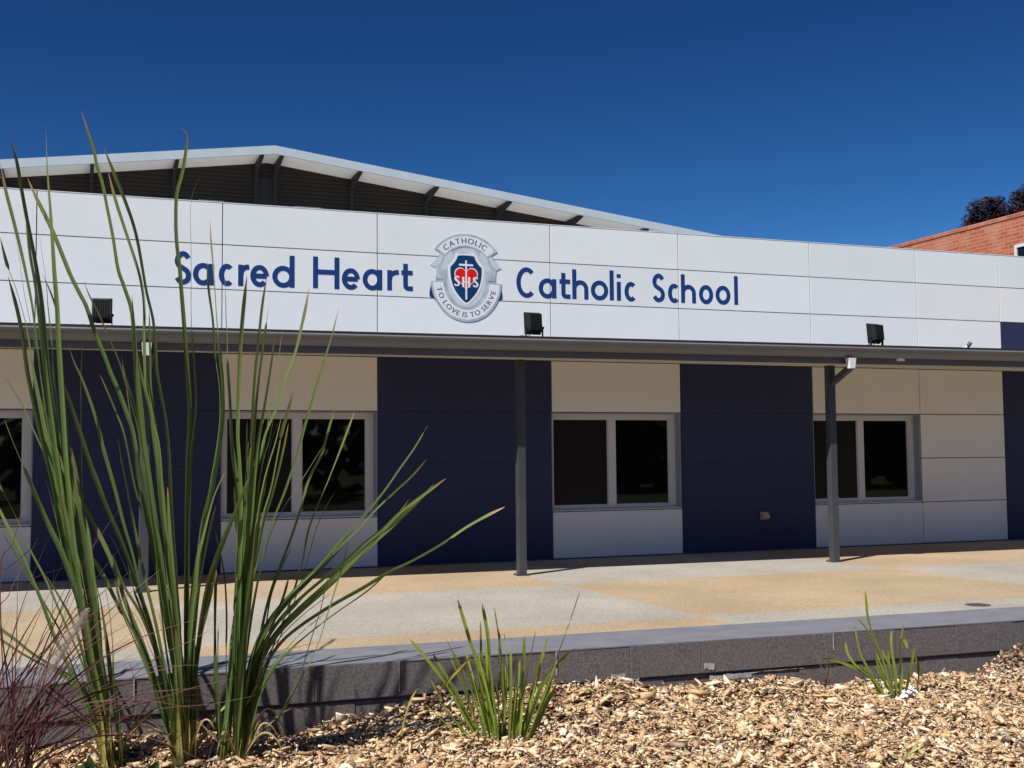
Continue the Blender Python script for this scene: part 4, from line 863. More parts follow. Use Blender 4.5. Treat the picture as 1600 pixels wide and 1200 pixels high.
TUFT = """0.025 2.207 -6.833 -0.345 2.159 -6.833 -0.129 2.121 -6.84 0.088 2.07 -6.837 0.244 2.003 -6.836 0.465
0.025 2.194 -6.903 -0.329 2.165 -6.908 0.001 2.157 -6.913 0.239 2.123 -6.906 0.449
0.022 2.224 -6.798 -0.355 2.193 -6.801 -0.173 2.153 -6.813 0.107 2.14 -6.834 0.339
0.021 2.342 -7.003 -0.32 2.369 -7.016 -0.25 2.448 -7.043 -0.052 2.499 -7.055 0.121 2.572 -7.07 0.306 2.649 -7.079 0.515
0.021 2.124 -6.888 -0.36 2.043 -6.874 -0.206 1.947 -6.862 -0.025 1.831 -6.845 0.134 1.723 -6.83 0.265
0.018 1.859 -6.834 -0.069 1.901 -6.856 -0.016 1.964 -6.895 0.063 2.016 -6.929 0.128 2.064 -6.963 0.189
0.018 1.702 -6.739 -0.284 1.714 -6.751 -0.213 1.731 -6.768 -0.13 1.755 -6.788 -0.062 1.78 -6.805 -0.015
0.021 2.152 -6.85 -0.371 2.085 -6.827 -0.24 1.975 -6.776 -0.007 1.885 -6.728 0.158
0.022 2.315 -6.884 -0.344 2.336 -6.905 -0.189 2.353 -6.936 0.052 2.357 -6.961 0.265
0.021 2.301 -6.922 -0.299 2.342 -6.961 -0.059 2.37 -6.992 0.12 2.398 -7.024 0.292
0.022 2.361 -6.854 -0.355 2.399 -6.872 -0.202 2.461 -6.889 0.036 2.529 -6.901 0.246
0.021 2.346 -6.955 -0.331 2.384 -6.98 -0.178 2.457 -7.023 0.024 2.512 -7.05 0.095 2.568 -7.076 0.166 2.62 -7.099 0.194
0.025 2.361 -6.984 -0.326 2.41 -7.008 -0.21 2.51 -7.052 0.001 2.578 -7.08 0.159
0.018 2.255 -6.966 -0.303 2.266 -6.972 -0.051 2.271 -6.965 0.197
0.011 2.283 -6.837 -0.334 2.269 -6.851 -0.074 2.24 -6.862 0.226 2.21 -6.865 0.411
0.014 2.148 -6.841 -0.338 2.066 -6.841 -0.084 1.979 -6.847 0.146 1.93 -6.851 0.258
0.022 2.349 -6.863 -0.459 2.359 -6.873 -0.255 2.385 -6.882 -0.038
0.018 2.245 -6.855 -0.362 2.223 -6.881 -0.124 2.204 -6.903 0.022
0.018 2.268 -6.826 -0.353 2.273 -6.848 -0.135 2.274 -6.872 0.083
0.018 2.361 -6.886 -0.341 2.412 -6.93 -0.095 2.45 -6.966 0.086
0.018 2.165 -6.932 -0.337 2.114 -6.941 -0.139 2.055 -6.955 0.043
0.014 2.126 -6.846 -0.377 2.027 -6.808 -0.264 1.929 -6.764 -0.123
0.014 2.094 -6.888 -0.34 1.945 -6.833 -0.146 1.853 -6.794 0.03
0.018 2.369 -6.963 -0.338 2.424 -6.995 -0.189 2.481 -7.028 -0.047
0.018 2.281 -6.945 -0.327 2.311 -6.953 -0.083 2.331 -6.945 0.126
0.014 2.143 -6.929 -0.318 2.086 -6.917 -0.036 2.021 -6.893 0.21
0.014 2.099 -6.814 -0.403 1.932 -6.748 -0.381 1.784 -6.682 -0.431
0.014 2.152 -6.827 -0.394 2.003 -6.761 -0.406 1.84 -6.681 -0.363
0.018 2.267 -6.86 -0.327 2.255 -6.868 0.012 2.239 -6.867 0.281
0.018 2.205 -6.926 -0.324 2.18 -6.939 -0.075 2.14 -6.95 0.175"""
SMALL_TUFT = """0.021 5.085 -6.664 -0.344 5.028 -6.648 -0.112 4.974 -6.626 0.044 4.947 -6.613 0.166 4.942 -6.609 0.251 4.939 -6.604 0.348
0.013 5.115 -6.64 -0.36 5.082 -6.633 -0.24 5.032 -6.619 -0.07 4.963 -6.595 0.07 4.897 -6.57 0.159
0.021 5.039 -6.637 -0.354 4.948 -6.615 -0.221 4.84 -6.584 -0.155 4.712 -6.546 -0.106 4.613 -6.516 -0.087
0.021 5.04 -6.648 -0.352 4.964 -6.626 -0.241 4.857 -6.589 -0.147 4.805 -6.574 -0.062 4.793 -6.572 0.01
0.017 5.088 -6.607 -0.372 5.043 -6.595 -0.307 4.975 -6.58 -0.195 4.91 -6.57 -0.061 4.866 -6.575 0.128
0.021 5.134 -6.647 -0.36 5.124 -6.654 -0.21 5.096 -6.658 -0.022 5.094 -6.665 0.08
0.026 5.17 -6.641 -0.372 5.169 -6.656 -0.213 5.156 -6.674 -0.02 5.17 -6.685 0.019 5.185 -6.691 0.002 5.196 -6.695 -0.044
0.021 5.155 -6.692 -0.361 5.18 -6.705 -0.26 5.21 -6.718 -0.134 5.225 -6.724 -0.034
0.017 5.286 -6.676 -0.312 5.293 -6.682 -0.248 5.289 -6.684 -0.184 5.276 -6.683 -0.119 5.252 -6.677 -0.068
0.013 5.176 -6.622 -0.368 5.185 -6.639 -0.035 5.198 -6.647 0.071 5.203 -6.65 0.122
0.017 5.087 -6.648 -0.364 5.059 -6.642 -0.279 5.009 -6.625 -0.152 4.984 -6.617 -0.025
0.017 5.095 -6.665 -0.353 5.068 -6.667 -0.17 5.054 -6.671 -0.043"""
SPRIG = """0.017 3.969 -8.069 -0.37 4.037 -8.099 -0.295 4.111 -8.129 -0.24
0.01 3.968 -8.081 -0.367 4.005 -8.098 -0.315 4.045 -8.114 -0.263"""
PURPLE = """0.013 -0.348 -6.871 0.669 -0.293 -6.883 0.854 -0.258 -6.877 1.009 -0.227 -6.861 1.165
0.013 -0.352 -6.725 0.418 -0.313 -6.742 0.592 -0.282 -6.752 0.67 -0.181 -6.778 0.875
0.01 -0.278 -6.571 -0.235 -0.284 -6.517 0.337 -0.286 -6.452 0.659 -0.289 -6.401 0.872
0.009 -0.365 -6.818 0.681 -0.322 -6.835 0.727 -0.177 -6.879 0.85 -0.001 -6.92 0.957
0.006 -0.387 -6.654 0.49 -0.208 -6.755 0.667 -0.022 -6.859 0.732
0.016 -0.28 -6.776 -0.233 -0.163 -6.814 -0.158 -0.01 -6.852 -0.102 0.101 -6.871 0.017 0.205 -6.885 0.106 0.325 -6.896 0.219 0.438 -6.907 0.29 0.556 -6.917 0.341 0.714 -6.927 0.424
0.013 -0.243 -6.612 -0.213 -0.048 -6.714 -0.065 0.162 -6.829 0.01 0.399 -6.967 0.074 0.545 -7.058 0.127 0.752 -7.192 0.188
0.013 -0.168 -6.573 -0.293 0.045 -6.675 -0.178 0.151 -6.731 -0.111 0.286 -6.807 -0.027 0.466 -6.903 0.009 0.645 -7.002 0.029 0.856 -7.125 0.08
0.009 -0.014 -6.927 -0.239 0.145 -6.979 -0.119 0.219 -6.998 -0.106 0.336 -7.024 -0.003 0.44 -7.044 0.085
0.013 -0.347 -6.63 -0.167 -0.168 -6.704 -0.072 -0.019 -6.768 0.045 0.13 -6.829 0.117
0.009 -0.222 -6.758 -0.228 -0.139 -6.82 0.183 -0.112 -6.845 0.373 -0.105 -6.878 0.753
0.01 -0.318 -6.588 -0.259 -0.231 -6.636 0.03 -0.145 -6.679 0.319 0.032 -6.756 0.737 0.211 -6.827 1.027
0.009 -0.356 -6.801 0.073 -0.255 -6.878 0.295 -0.126 -7.016 0.612 -0.028 -7.141 0.862
0.01 -0.351 -6.591 -0.096 -0.234 -6.635 0.158 -0.085 -6.675 0.379 -0.013 -6.679 0.668
0.006 -0.294 -6.577 0.024 -0.177 -6.598 0.309 -0.027 -6.598 0.562 0.125 -6.555 0.918
0.013 -0.329 -6.649 -0.322 -0.209 -6.736 -0.015 -0.045 -6.857 0.27 0.161 -7.004 0.525 0.401 -7.173 0.741
0.006 -0.542 -6.592 -0.314 -0.553 -6.586 -0.085 -0.568 -6.565 0.14 -0.59 -6.532 0.368 -0.613 -6.492 0.599
0.006 -0.315 -6.749 -0.298 -0.208 -6.805 -0.1 -0.063 -6.875 0.069 0.118 -6.957 0.204 0.329 -7.049 0.3
0.006 -0.406 -6.757 -0.286 -0.359 -6.782 -0.144 -0.29 -6.811 -0.011 -0.207 -6.843 0.112 -0.103 -6.881 0.222
0.01 -0.545 -6.594 -0.313 -0.413 -6.646 -0.028 -0.226 -6.701 0.223 0.009 -6.76 0.437 0.287 -6.825 0.603
0.006 -0.503 -6.503 -0.34 -0.338 -6.548 -0.103 -0.113 -6.583 0.078 0.165 -6.612 0.197 0.487 -6.633 0.244
0.006 -0.333 -6.61 -0.331 -0.244 -6.678 -0.005 -0.115 -6.77 0.309 0.045 -6.88 0.601 0.237 -7.006 0.875
0.006 -0.477 -6.613 -0.315 -0.401 -6.66 -0.155 -0.295 -6.724 -0.01 -0.165 -6.8 0.113 -0.015 -6.885 0.21
0.006 -0.24 -6.633 -0.335 -0.184 -6.652 -0.098 -0.1 -6.664 0.128 0.007 -6.675 0.344 0.14 -6.685 0.553
0.006 -0.496 -6.479 -0.347 -0.241 -6.557 -0.155 0.084 -6.626 -0.079 0.446 -6.677 -0.136 0.822 -6.698 -0.343
0.006 -0.2 -6.855 -0.283 -0.092 -6.892 -0.119 0.053 -6.928 0.014 0.229 -6.965 0.106 0.436 -7.002 0.156
0.009 -0.216 -6.748 -0.309 -0.165 -6.766 -0.131 -0.096 -6.779 0.038 -0.009 -6.791 0.197 0.101 -6.804 0.344
0.009 -0.433 -6.791 -0.275 -0.334 -6.854 -0.029 -0.197 -6.938 0.199 -0.025 -7.039 0.402 0.174 -7.153 0.575
0.01 -0.54 -6.443 -0.352 -0.459 -6.501 -0.154 -0.35 -6.58 0.029 -0.212 -6.677 0.193 -0.05 -6.789 0.333
0.006 -0.369 -6.805 -0.278 -0.293 -6.87 -0.014 -0.188 -6.96 0.239 -0.052 -7.071 0.478 0.108 -7.198 0.695
0.01 -0.464 -6.554 -0.331 -0.266 -6.622 -0.084 -0.002 -6.69 0.093 0.317 -6.757 0.19 0.679 -6.819 0.191
0.013 -0.244 -6.856 -0.278 -0.094 -6.939 -0.145 0.094 -7.048 -0.071 0.3 -7.171 -0.066 0.508 -7.305 -0.128
0.006 -0.249 -6.72 -0.312 -0.153 -6.787 -0.106 -0.019 -6.88 0.076 0.144 -6.992 0.232 0.333 -7.121 0.357
0.01 -0.333 -6.565 -0.342 -0.241 -6.606 -0.182 -0.115 -6.653 -0.049 0.035 -6.706 0.054 0.215 -6.764 0.121
0.013 -0.425 -6.689 -0.302 -0.351 -6.736 -0.108 -0.252 -6.797 0.07 -0.124 -6.87 0.228 0.024 -6.954 0.371
0.009 -0.453 -6.738 -0.286 -0.431 -6.763 0.004 -0.401 -6.787 0.29 -0.361 -6.813 0.577 -0.31 -6.843 0.865
0.006 -0.242 -6.757 -0.304 -0.178 -6.802 -0.178 -0.09 -6.866 -0.067 0.017 -6.943 0.026 0.139 -7.031 0.098
0.01 -0.478 -6.596 -0.319 -0.451 -6.607 -0.159 -0.416 -6.612 -0 -0.368 -6.615 0.152 -0.308 -6.617 0.305
0.009 -0.215 -6.864 -0.28 -0.127 -6.929 -0.056 -0.005 -7.021 0.153 0.145 -7.131 0.34 0.324 -7.26 0.498
0.01 -0.314 -6.519 -0.356 -0.248 -6.539 -0.1 -0.161 -6.548 0.148 -0.044 -6.556 0.383 0.104 -6.565 0.608
0.006 -0.192 -6.739 -0.313 -0.075 -6.797 -0.205 0.076 -6.87 -0.143 0.248 -6.953 -0.135 0.422 -7.036 -0.188
0.013 -0.534 -6.442 -0.353 -0.541 -6.462 -0.203 -0.55 -6.493 -0.054 -0.562 -6.529 0.094 -0.575 -6.572 0.246
0.01 -0.43 -6.619 -0.319 -0.417 -6.65 -0.127 -0.397 -6.694 0.062 -0.374 -6.746 0.251 -0.342 -6.807 0.438
0.009 -0.493 -6.702 -0.291 -0.296 -6.796 -0.085 -0.039 -6.912 0.047 0.254 -7.039 0.093 0.566 -7.171 0.044
0.013 -0.245 -6.808 -0.29 -0.192 -6.832 -0.145 -0.118 -6.858 -0.01 -0.022 -6.887 0.112 0.092 -6.92 0.221
0.009 -0.207 -6.822 -0.291 -0.192 -6.82 -0.142 -0.172 -6.804 0.005 -0.145 -6.78 0.149 -0.11 -6.752 0.293
0.009 -0.412 -6.711 -0.297 -0.403 -6.719 -0.154 -0.388 -6.725 -0.011 -0.367 -6.73 0.132 -0.34 -6.735 0.271
0.013 -0.45 -6.578 -0.327 -0.51 -6.597 -0.014 -0.589 -6.625 0.293 -0.689 -6.656 0.595 -0.809 -6.687 0.881
0.01 -0.396 -6.555 -0.338 -0.25 -6.622 -0.159 -0.058 -6.704 -0.031 0.172 -6.797 0.038 0.423 -6.893 0.042
0.009 -0.38 -6.67 -0.311 -0.325 -6.705 -0.155 -0.25 -6.751 -0.011 -0.156 -6.805 0.123 -0.045 -6.866 0.244
0.006 -0.255 -6.712 -0.314 -0.111 -6.79 -0.125 0.077 -6.891 0.02 0.303 -7.011 0.112 0.55 -7.141 0.138
0.01 -0.329 -6.635 -0.325 -0.301 -6.665 -0.173 -0.263 -6.706 -0.019 -0.217 -6.755 0.131 -0.158 -6.813 0.274
0.013 -0.358 -6.803 -0.28 -0.265 -6.841 -0.062 -0.14 -6.879 0.135 0.022 -6.923 0.307 0.216 -6.971 0.449
0.006 -0.416 -6.745 -0.289 -0.287 -6.807 -0.055 -0.114 -6.883 0.149 0.102 -6.971 0.309 0.353 -7.068 0.422
0.01 -0.28 -6.688 -0.317 -0.282 -6.722 -0.102 -0.286 -6.771 0.114 -0.289 -6.832 0.33 -0.292 -6.902 0.543
0.009 -0.248 -6.819 -0.287 -0.158 -6.845 -0.034 -0.035 -6.862 0.202 0.126 -6.878 0.42 0.324 -6.893 0.618
0.006 -0.322 -6.608 -0.333 -0.127 -6.705 -0.18 0.112 -6.823 -0.11 0.375 -6.954 -0.13 0.632 -7.086 -0.25
0.009 -0.372 -6.813 -0.276 -0.296 -6.834 -0.113 -0.191 -6.848 0.028 -0.058 -6.859 0.15 0.101 -6.869 0.243
0.009 -0.255 -6.78 -0.296 -0.209 -6.8 -0.039 -0.143 -6.814 0.211 -0.057 -6.827 0.459 0.047 -6.84 0.699
0.009 -0.423 -6.679 -0.304 -0.38 -6.714 -0.005 -0.319 -6.754 0.292 -0.237 -6.802 0.582 -0.137 -6.855 0.869
0.009 -0.217 -6.806 -0.294 -0.205 -6.808 -0.131 -0.187 -6.8 0.034 -0.164 -6.786 0.195 -0.134 -6.77 0.354
0.006 -0.2 -6.779 -0.302 -0.049 -6.844 -0.125 0.148 -6.92 0.001 0.382 -7.003 0.064 0.639 -7.087 0.056
0.01 -0.487 -6.521 -0.338 -0.424 -6.542 -0.141 -0.334 -6.56 0.043 -0.219 -6.578 0.212 -0.077 -6.597 0.368
0.013 -0.447 -6.666 -0.305 -0.305 -6.712 -0.152 -0.119 -6.757 -0.056 0.099 -6.798 -0.022 0.338 -6.83 -0.059
0.01 -0.275 -6.584 -0.344 -0.139 -6.638 -0.137 0.048 -6.697 0.029 0.277 -6.761 0.145 0.54 -6.828 0.205
0.006 -0.454 -6.486 -0.35 -0.467 -6.51 -0.151 -0.483 -6.547 0.05 -0.504 -6.59 0.25 -0.53 -6.638 0.446
0.013 -0.483 -6.61 -0.315 -0.423 -6.655 -0.066 -0.339 -6.712 0.173 -0.235 -6.78 0.406 -0.107 -6.858 0.625
0.006 -0.313 -6.789 -0.288 -0.195 -6.861 -0.058 -0.037 -6.956 0.144 0.159 -7.069 0.312 0.384 -7.198 0.435
0.006 -0.198 -6.754 -0.309 0.031 -6.881 -0.077 0.322 -7.048 0.071 0.646 -7.237 0.121 0.982 -7.442 0.063
0.006 -0.531 -6.624 -0.307 -0.445 -6.655 -0.168 -0.325 -6.686 -0.053 -0.184 -6.717 0.03 -0.017 -6.748 0.079
0.009 -0.35 -6.73 -0.299 -0.239 -6.761 -0.126 -0.084 -6.787 0.013 0.104 -6.809 0.113 0.326 -6.827 0.163
0.01 -0.421 -6.535 -0.341 -0.397 -6.544 -0.159 -0.361 -6.547 0.021 -0.313 -6.547 0.194 -0.253 -6.547 0.369
0.01 -0.551 -6.59 -0.313 -0.512 -6.618 -0.101 -0.456 -6.651 0.112 -0.384 -6.689 0.314 -0.297 -6.732 0.514
0.006 -0.244 -6.687 -0.321 -0.097 -6.774 -0.127 0.098 -6.892 0.019 0.326 -7.031 0.111 0.576 -7.186 0.135
0.009 -0.349 -6.757 -0.292 -0.329 -6.767 -0.1 -0.297 -6.773 0.087 -0.256 -6.776 0.272 -0.206 -6.778 0.458
0.006 -0.35 -6.788 -0.284 -0.279 -6.824 0.031 -0.178 -6.862 0.333 -0.05 -6.902 0.63 0.109 -6.948 0.914
0.013 -0.405 -6.598 -0.327 -0.219 -6.66 -0.106 0.029 -6.719 0.051 0.326 -6.777 0.128 0.662 -6.827 0.118
0.006 -0.41 -6.792 -0.277 -0.273 -6.844 -0.085 -0.089 -6.9 0.061 0.133 -6.959 0.156 0.389 -7.018 0.191
0.01 -0.206 -6.677 -0.328 -0.05 -6.745 -0.131 0.159 -6.826 0.016 0.409 -6.916 0.096 0.684 -7.008 0.107
0.013 -0.256 -6.693 -0.318 -0.205 -6.721 -0.125 -0.13 -6.754 0.058 -0.034 -6.791 0.234 0.081 -6.833 0.397
0.013 -0.361 -6.592 -0.333 -0.325 -6.619 -0.134 -0.27 -6.652 0.062 -0.2 -6.691 0.251 -0.115 -6.735 0.437
0.01 -0.424 -6.537 -0.34 -0.378 -6.561 -0.151 -0.314 -6.587 0.034 -0.232 -6.616 0.21 -0.131 -6.649 0.379
0.006 -0.424 -6.489 -0.352 -0.281 -6.554 -0.075 -0.086 -6.629 0.166 0.157 -6.716 0.36 0.443 -6.811 0.509
0.009 -0.332 -6.809 -0.281 -0.249 -6.87 -0.064 -0.141 -6.952 0.142 -0.001 -7.054 0.326 0.163 -7.172 0.49
0.009 -0.544 -6.613 -0.308 -0.298 -6.683 -0.125 0.012 -6.737 -0.053 0.363 -6.771 -0.112 0.727 -6.772 -0.315
0.013 -0.366 -6.809 -0.277 -0.316 -6.826 -0.134 -0.246 -6.841 -0.002 -0.158 -6.856 0.12 -0.05 -6.871 0.226
0.006 -0.205 -6.809 -0.294 -0.092 -6.867 -0.156 0.054 -6.94 -0.054 0.229 -7.026 0 0.417 -7.117 0.006
0.009 -0.264 -6.845 -0.279 -0.171 -6.877 -0.069 -0.04 -6.908 0.12 0.129 -6.94 0.284 0.328 -6.973 0.414
0.006 -0.468 -6.578 -0.325 -0.388 -6.601 -0.113 -0.275 -6.618 0.082 -0.13 -6.634 0.254 0.043 -6.648 0.407
0.01 -0.476 -6.467 -0.352 -0.346 -6.54 -0.033 -0.169 -6.63 0.259 0.05 -6.736 0.518 0.315 -6.857 0.737
0.013 -0.385 -6.492 -0.355 -0.207 -6.61 -0.06 0.03 -6.775 0.191 0.314 -6.971 0.38 0.63 -7.194 0.5
0.006 -0.329 -6.526 -0.353 -0.315 -6.55 -0.188 -0.299 -6.58 -0.023 -0.276 -6.617 0.139 -0.247 -6.66 0.304
0.009 -0.434 -6.778 -0.278 -0.398 -6.827 -0.038 -0.346 -6.897 0.2 -0.278 -6.983 0.434 -0.199 -7.081 0.659"""

def parse(s): return [[float(q) for q in l.split()] for l in s.strip().split('\n')]
def resample(pts, step=.035):
    c = [Vector(p) for p in catmull([tuple(p) for p in pts], 4)]
    return c
def blades(name, data, m, parent, fold=.35, wk=1.0, twist=1.2, stiff=.75, face=0.0, keep=None, base_narrow=.75, droop=.35):
    vs, fs, al, ac = [], [], [], []
    for row in data:
        wdt = row[0]*wk; pts = [row[1+3*i:4+3*i] for i in range((len(row)-1)//3)]
        if len(pts) < 2: continue
        P = resample(pts); n = len(P); o = len(vs)
        th0 = random.gauss(face, .45); tw = random.uniform(-twist, twist)
        Ls = [0]
        for i in range(1, n): Ls.append(Ls[-1] + (P[i]-P[i-1]).length)
        ph = random.uniform(0, 6.28)
        for i, p in enumerate(P):
            t = Ls[i]/Ls[-1]
            tg = (P[min(i+1,n-1)]-P[max(i-1,0)]).normalized()
            view = Vector((-.35,-.93,0)); side = tg.cross(view).normalized(); nrm = side.cross(tg).normalized()
            a = th0 + tw*t + .45*math.sin(ph+t*7)
            ca, sa = math.cos(a), math.sin(a); ca = math.copysign(max(abs(ca), .42), ca)
            s_ = side*ca + nrm*sa; nn = nrm*ca - side*sa
            prof = base_narrow + (1-base_narrow)*min(1, t/.25) if t < .25 else 1.0
            tip = (1-droop*t**1.6)*(1.0 if t < stiff else max(.04, 1-((t-stiff)/(1-stiff))**1.4*.96))
            hw = wdt*.5*prof*tip
            f = fold*(1.25-t)
            vs += [p - s_*hw + nn*hw*f, p - s_*hw*.45 + nn*hw*f*.25, p, p + s_*hw*.45 + nn*hw*f*.25, p + s_*hw + nn*hw*f]
            al += [t]*5; ac += [0,.27,.5,.73,1]
        for i in range(n-1):
            for k in range(4): fs.append((o+i*5+k, o+i*5+k+1, o+(i+1)*5+k+1, o+(i+1)*5+k))
    me = bpy.data.meshes.new(name); me.from_pydata([tuple(v) for v in vs], [], fs); me.update()
    me.polygons.foreach_set('use_smooth', [True]*len(fs))
    at = me.attributes.new('along', 'FLOAT', 'POINT'); at.data.foreach_set('value', al)
    at = me.attributes.new('across', 'FLOAT', 'POINT'); at.data.foreach_set('value', ac)
    me.materials.append(m)
    o = bpy.data.objects.new(name, me); COL.objects.link(o); o.parent = parent; return o

def extra(data, frac, wf, spread=.05):
    """more leaves growing between the ones already there"""
    out = []
    for r in data:
        if random.random() > frac: continue
        pts = [Vector(r[1+3*i:4+3*i]) for i in range((len(r)-1)//3)]; n = len(pts)
        m = max(3, int(n*random.uniform(.5, .97))); dv = Vector((random.gauss(0,1), random.gauss(0,.8), random.gauss(0,.2)))*spread
        L = (pts[-1]-pts[0]).length
        q = [r[0]*random.uniform(wf, wf+.4)]
        for i in range(m):
            t = i/(n-1); q += list(pts[i] + dv*(t**1.3)*L + Vector((random.gauss(0,.006), random.gauss(0,.006), 0)))
        out.append(q)
    return out
def shift(data, base):
    out = []
    for r in data: out.append([r[0]] + [r[1+i] - base[i % 3] for i in range(len(r)-1)])
    return out
REEDS = [(REED_ONE, 'tall green reed clump nearest the left edge, on a bright yellow stem base', .034),
         (REED_TWO, 'tallest green reed clump, middle of the three, its blades reaching the sky', .056),
         (REED_THREE, 'green reed clump with long blades fanning low to the right over the kerb', .028)]
for dat, lab, rs in REEDS:
    d = parse(dat); bx = sum(r[1] for r in d)/len(d); by = sum(r[2] for r in d)/len(d)
    base = (round(bx,3), round(by,3), float(zm(bx, by))); d = d + extra(d, .8, .42)
    t = thing('reed_clump', lab, 'reed', 'tall reeds in the garden bed', base)
    blades('leaves', shift(d, base), M['reed'], t, wk=1.08, stiff=.95, twist=2.4, fold=.55, droop=.30)
    dl = []
    for q in range(9):
        a = random.uniform(0, 6.283); L = random.uniform(.18, .55); ca, sa = math.cos(a), math.sin(a)*.6
        hz = random.uniform(.08, .30)
        dl.append([random.uniform(.010,.022)] + [v for u in (0, .25, .5, .75, 1) for v in (ca*(rs*.8+L*u), sa*(rs+L*u)-.03, .02+hz*math.sin(math.pi*min(1,u*.92))*1.0+random.gauss(0,.008))])
    blades('dry_leaves', dl, M['dryleaf'], t, fold=.5, twist=2.5, stiff=.5)
    # broad sheathing leaf bases gathered into a stem
    sd = []
    lean = -.13 if dat is REED_ONE else (-.03 if dat is REED_TWO else .03)
    for q in range(7 if rs < .04 else 11):
        a = random.uniform(0, 6.283); ox, oy = rs*.7*math.cos(a), rs*.7*math.sin(a)-rs*(1.9 if dat is REED_ONE else .9); k = random.uniform(.45, .95)
        fl = random.uniform(.6, 1.5)
        sd.append([random.uniform(.030,.052)*(1.0 if rs > .04 else .85)] + [v for z in (-.08, .1, .25, .42, .6, .8) for v in (ox*(1+fl*z*.6)+lean*z*k+.02*math.sin(q)*z, oy*(1-.2*z), z*k)])
    blades('stem_base', sd, M['sheath'], t, fold=.75, twist=.35, stiff=.55, droop=.2, base_narrow=1.05)
d = parse(TUFT); bx, by = 2.28, -6.86; base = (bx, by, float(zm(bx, by)))
t = thing('grass_tuft', 'low bright green strappy tuft in the bark below the middle of the kerb', 'grass tuft', None, base)
yel = [5, 6]
gr = [r for i, r in enumerate(d) if i not in yel]
blades('leaves', shift(gr + extra(gr, .7, .6, .12), base), M['tuft'], t, wk=.92, stiff=.93, twist=.8, droop=.15)
blades('yellowed_leaves', shift([d[i] for i in yel], base), M['yellow_blade'], t, wk=.9, stiff=.8)
d = parse(SMALL_TUFT); bx, by = 5.08, -6.66; base = (bx, by, float(zm(bx, by)))
t = thing('grass_tuft', 'small sparse green tuft with white scraps at its base, before the kerb', 'grass tuft', None, base)
blades('leaves', shift(d + extra(d, .5, .5, .12), base), M['tuft'], t, wk=.98, stiff=.93, twist=.8, droop=.15)
mb = MB()
for dx, dy, dz, s in ((.03,-.06,.03,.030),(.075,-.03,.06,.027),(.125,-.02,.04,.036),(.13,-.03,.065,.027),(.16,-.01,.03,.024),(.05,-.05,.055,.02),(-.03,.02,.06,.016)):
    b = Vector((dx+.02,dy,dz+.012))
    mb = MB()
    for k in range(5):
        a = Vector((random.gauss(0,1),random.gauss(0,1),random.gauss(0,1))).normalized()*s; c = a.orthogonal().normalized()*s*.7
        mb.add([b-a*.3-c*.5, b+a-c*.4, b+a*1.1+c*.5, b-a*.2+c], [(0,1,2,3)])
    mb.build('white_scrap', M['petal'], t)
d = parse(SPRIG); base = (d[0][1], d[0][2], float(zm(d[0][1], d[0][2])))
t = thing('grass_sprig', 'single short green sprig in the bark at the bottom edge, right of centre', 'sprig', None, base)
blades('leaves', shift(d, base), M['tuft'], t, stiff=.85)
d = parse(PURPLE); base = (-.28, -6.9, float(zm(-.28, -6.9)))
t = thing('fountain_grass', 'dark purple fountain grass with thin stalks and a pale fluffy seed head at the left edge', 'ornamental grass', None, base)
dd = []
for r in d:                              # root every stalk in the bed
    p0 = Vector(r[1:4]); p1 = Vector(r[4:7]); q = [r[0]]
    if p0.z > -.3:
        q += list(Vector((-.28 + random.uniform(-.16,.16), -6.9 + random.uniform(-.12,.12), -.42)))
    dd.append(q + r[1:])
blades('stalks', shift(dd, base), M['purple'], t, wk=.80, fold=.2, stiff=.6, twist=.4, base_narrow=.9)
mb = MB(); axis = catmull([(-.215,-6.76,.03),(-.13,-6.78,.17),(-.05,-6.81,.31),(.02,-6.84,.44),(.06,-6.86,.52)], 14)
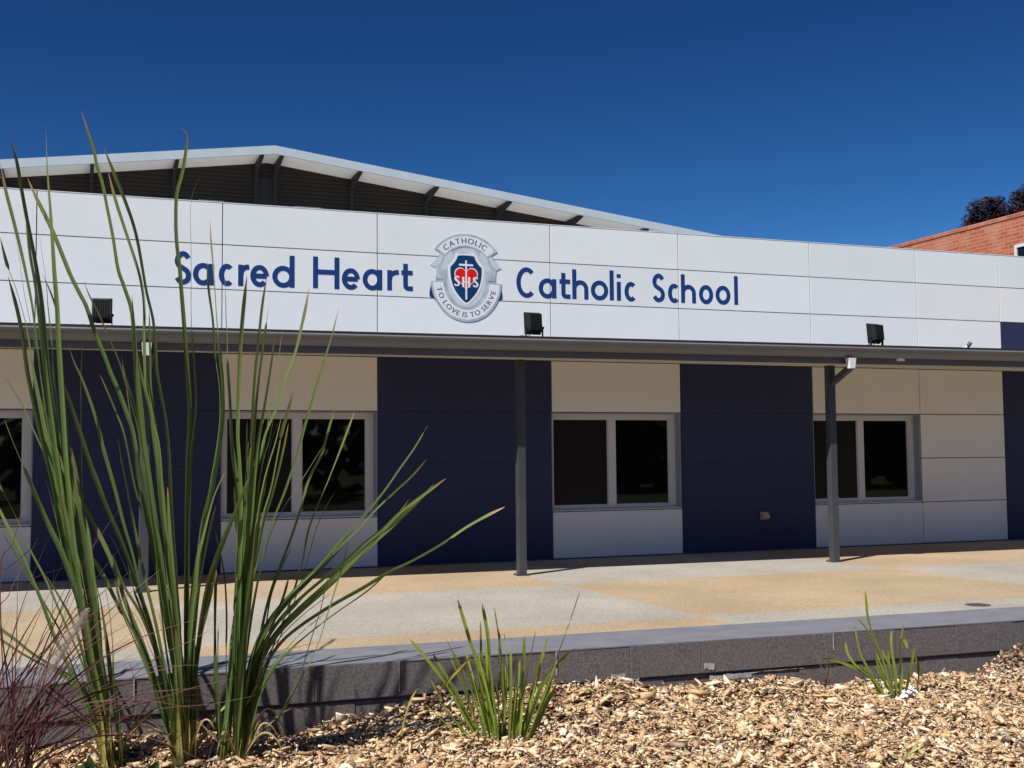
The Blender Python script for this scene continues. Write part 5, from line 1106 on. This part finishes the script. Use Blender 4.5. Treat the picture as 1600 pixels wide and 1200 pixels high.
for i, p in enumerate(axis):
    tt = i/(len(axis)-1); rr = .040*math.sin(math.pi*min(1, .12+tt*.88))**.7
    for k in range(48):
        a = random.uniform(0, 6.283); dv = Vector((math.cos(a), math.sin(a), random.uniform(.3,1.6))).normalized()
        p0 = Vector(p) - Vector(base); p1 = p0 + dv*rr*random.uniform(.5,2.1); s = Vector((random.gauss(0,1),random.gauss(0,1),random.gauss(0,1))).normalized()*.0007
        mb.add([p0-s, p0+s, p1+s*.4, p1-s*.4], [(0,1,2,3)])
mb.build('seed_head', M['plume'], t)

def seedling(name, label, base, leaves):
    t = thing(name, label, 'seedling', None, base); mb = MB()
    for (ax, ay, az, L, wd) in leaves:
        d = Vector((ax,ay,az)).normalized(); s = d.cross(Vector((.3,-.9,.2))).normalized(); up = s.cross(d)
        vs = []
        for k in range(7):
            q = k/6; hw = wd*math.sin(math.pi*min(1,(q*.92+.04)))**.8*.5; c = d*L*q + up*(-.25*L*q*q) + Vector((0,0,.01))
            vs += [c - s*hw + up*hw*.3, c, c + s*hw + up*hw*.3]
        mb.add(vs, [(3*k+j, 3*k+j+1, 3*k+j+4, 3*k+j+3) for k in range(6) for j in (0,1)], 0, True)
    mb.build('leaves', M['broad'], t)
seedling('seedling', 'small dark broad-leaved seedling beside the yellow reed stem at bottom left', (.075,-6.42,float(zm(.075,-6.42))), [(.1,-.2,1,.11,.055),(-.5,-.1,.6,.09,.05),(.6,-.4,.4,.06,.035)])
seedling('seedling', 'low dark seedling at the bottom edge between the first two reed clumps', (.37,-6.62,float(zm(.37,-6.62))), [(.5,-.2,.7,.08,.05),(-.6,-.2,.5,.08,.045),(.1,-.6,.8,.06,.04)])
# dry weed against the wall
wb = (4.83, -6.28, float(zm(4.83, -6.28))); t = thing('dry_weed', 'leafless dry weed of thin pale twigs against the block wall left of the small tuft', 'weed', None, wb)
mb = MB()
for k in range(11):
    a = random.uniform(-1, 1); L = random.uniform(.14, .30)
    p = [Vector((0,0,-.02)), Vector((a*.25*L, -.02, L*.55)), Vector((a*.75*L, random.uniform(-.04,.03), L))]
    mb.tube(p, [.0022,.0016,.0008], 5)
    q = p[1].lerp(p[2], .4); mb.tube([q, q+Vector((random.uniform(-.06,.06),0,.06))], [.0012,.0006], 4)
mb.build('twigs', M['twig'], t)
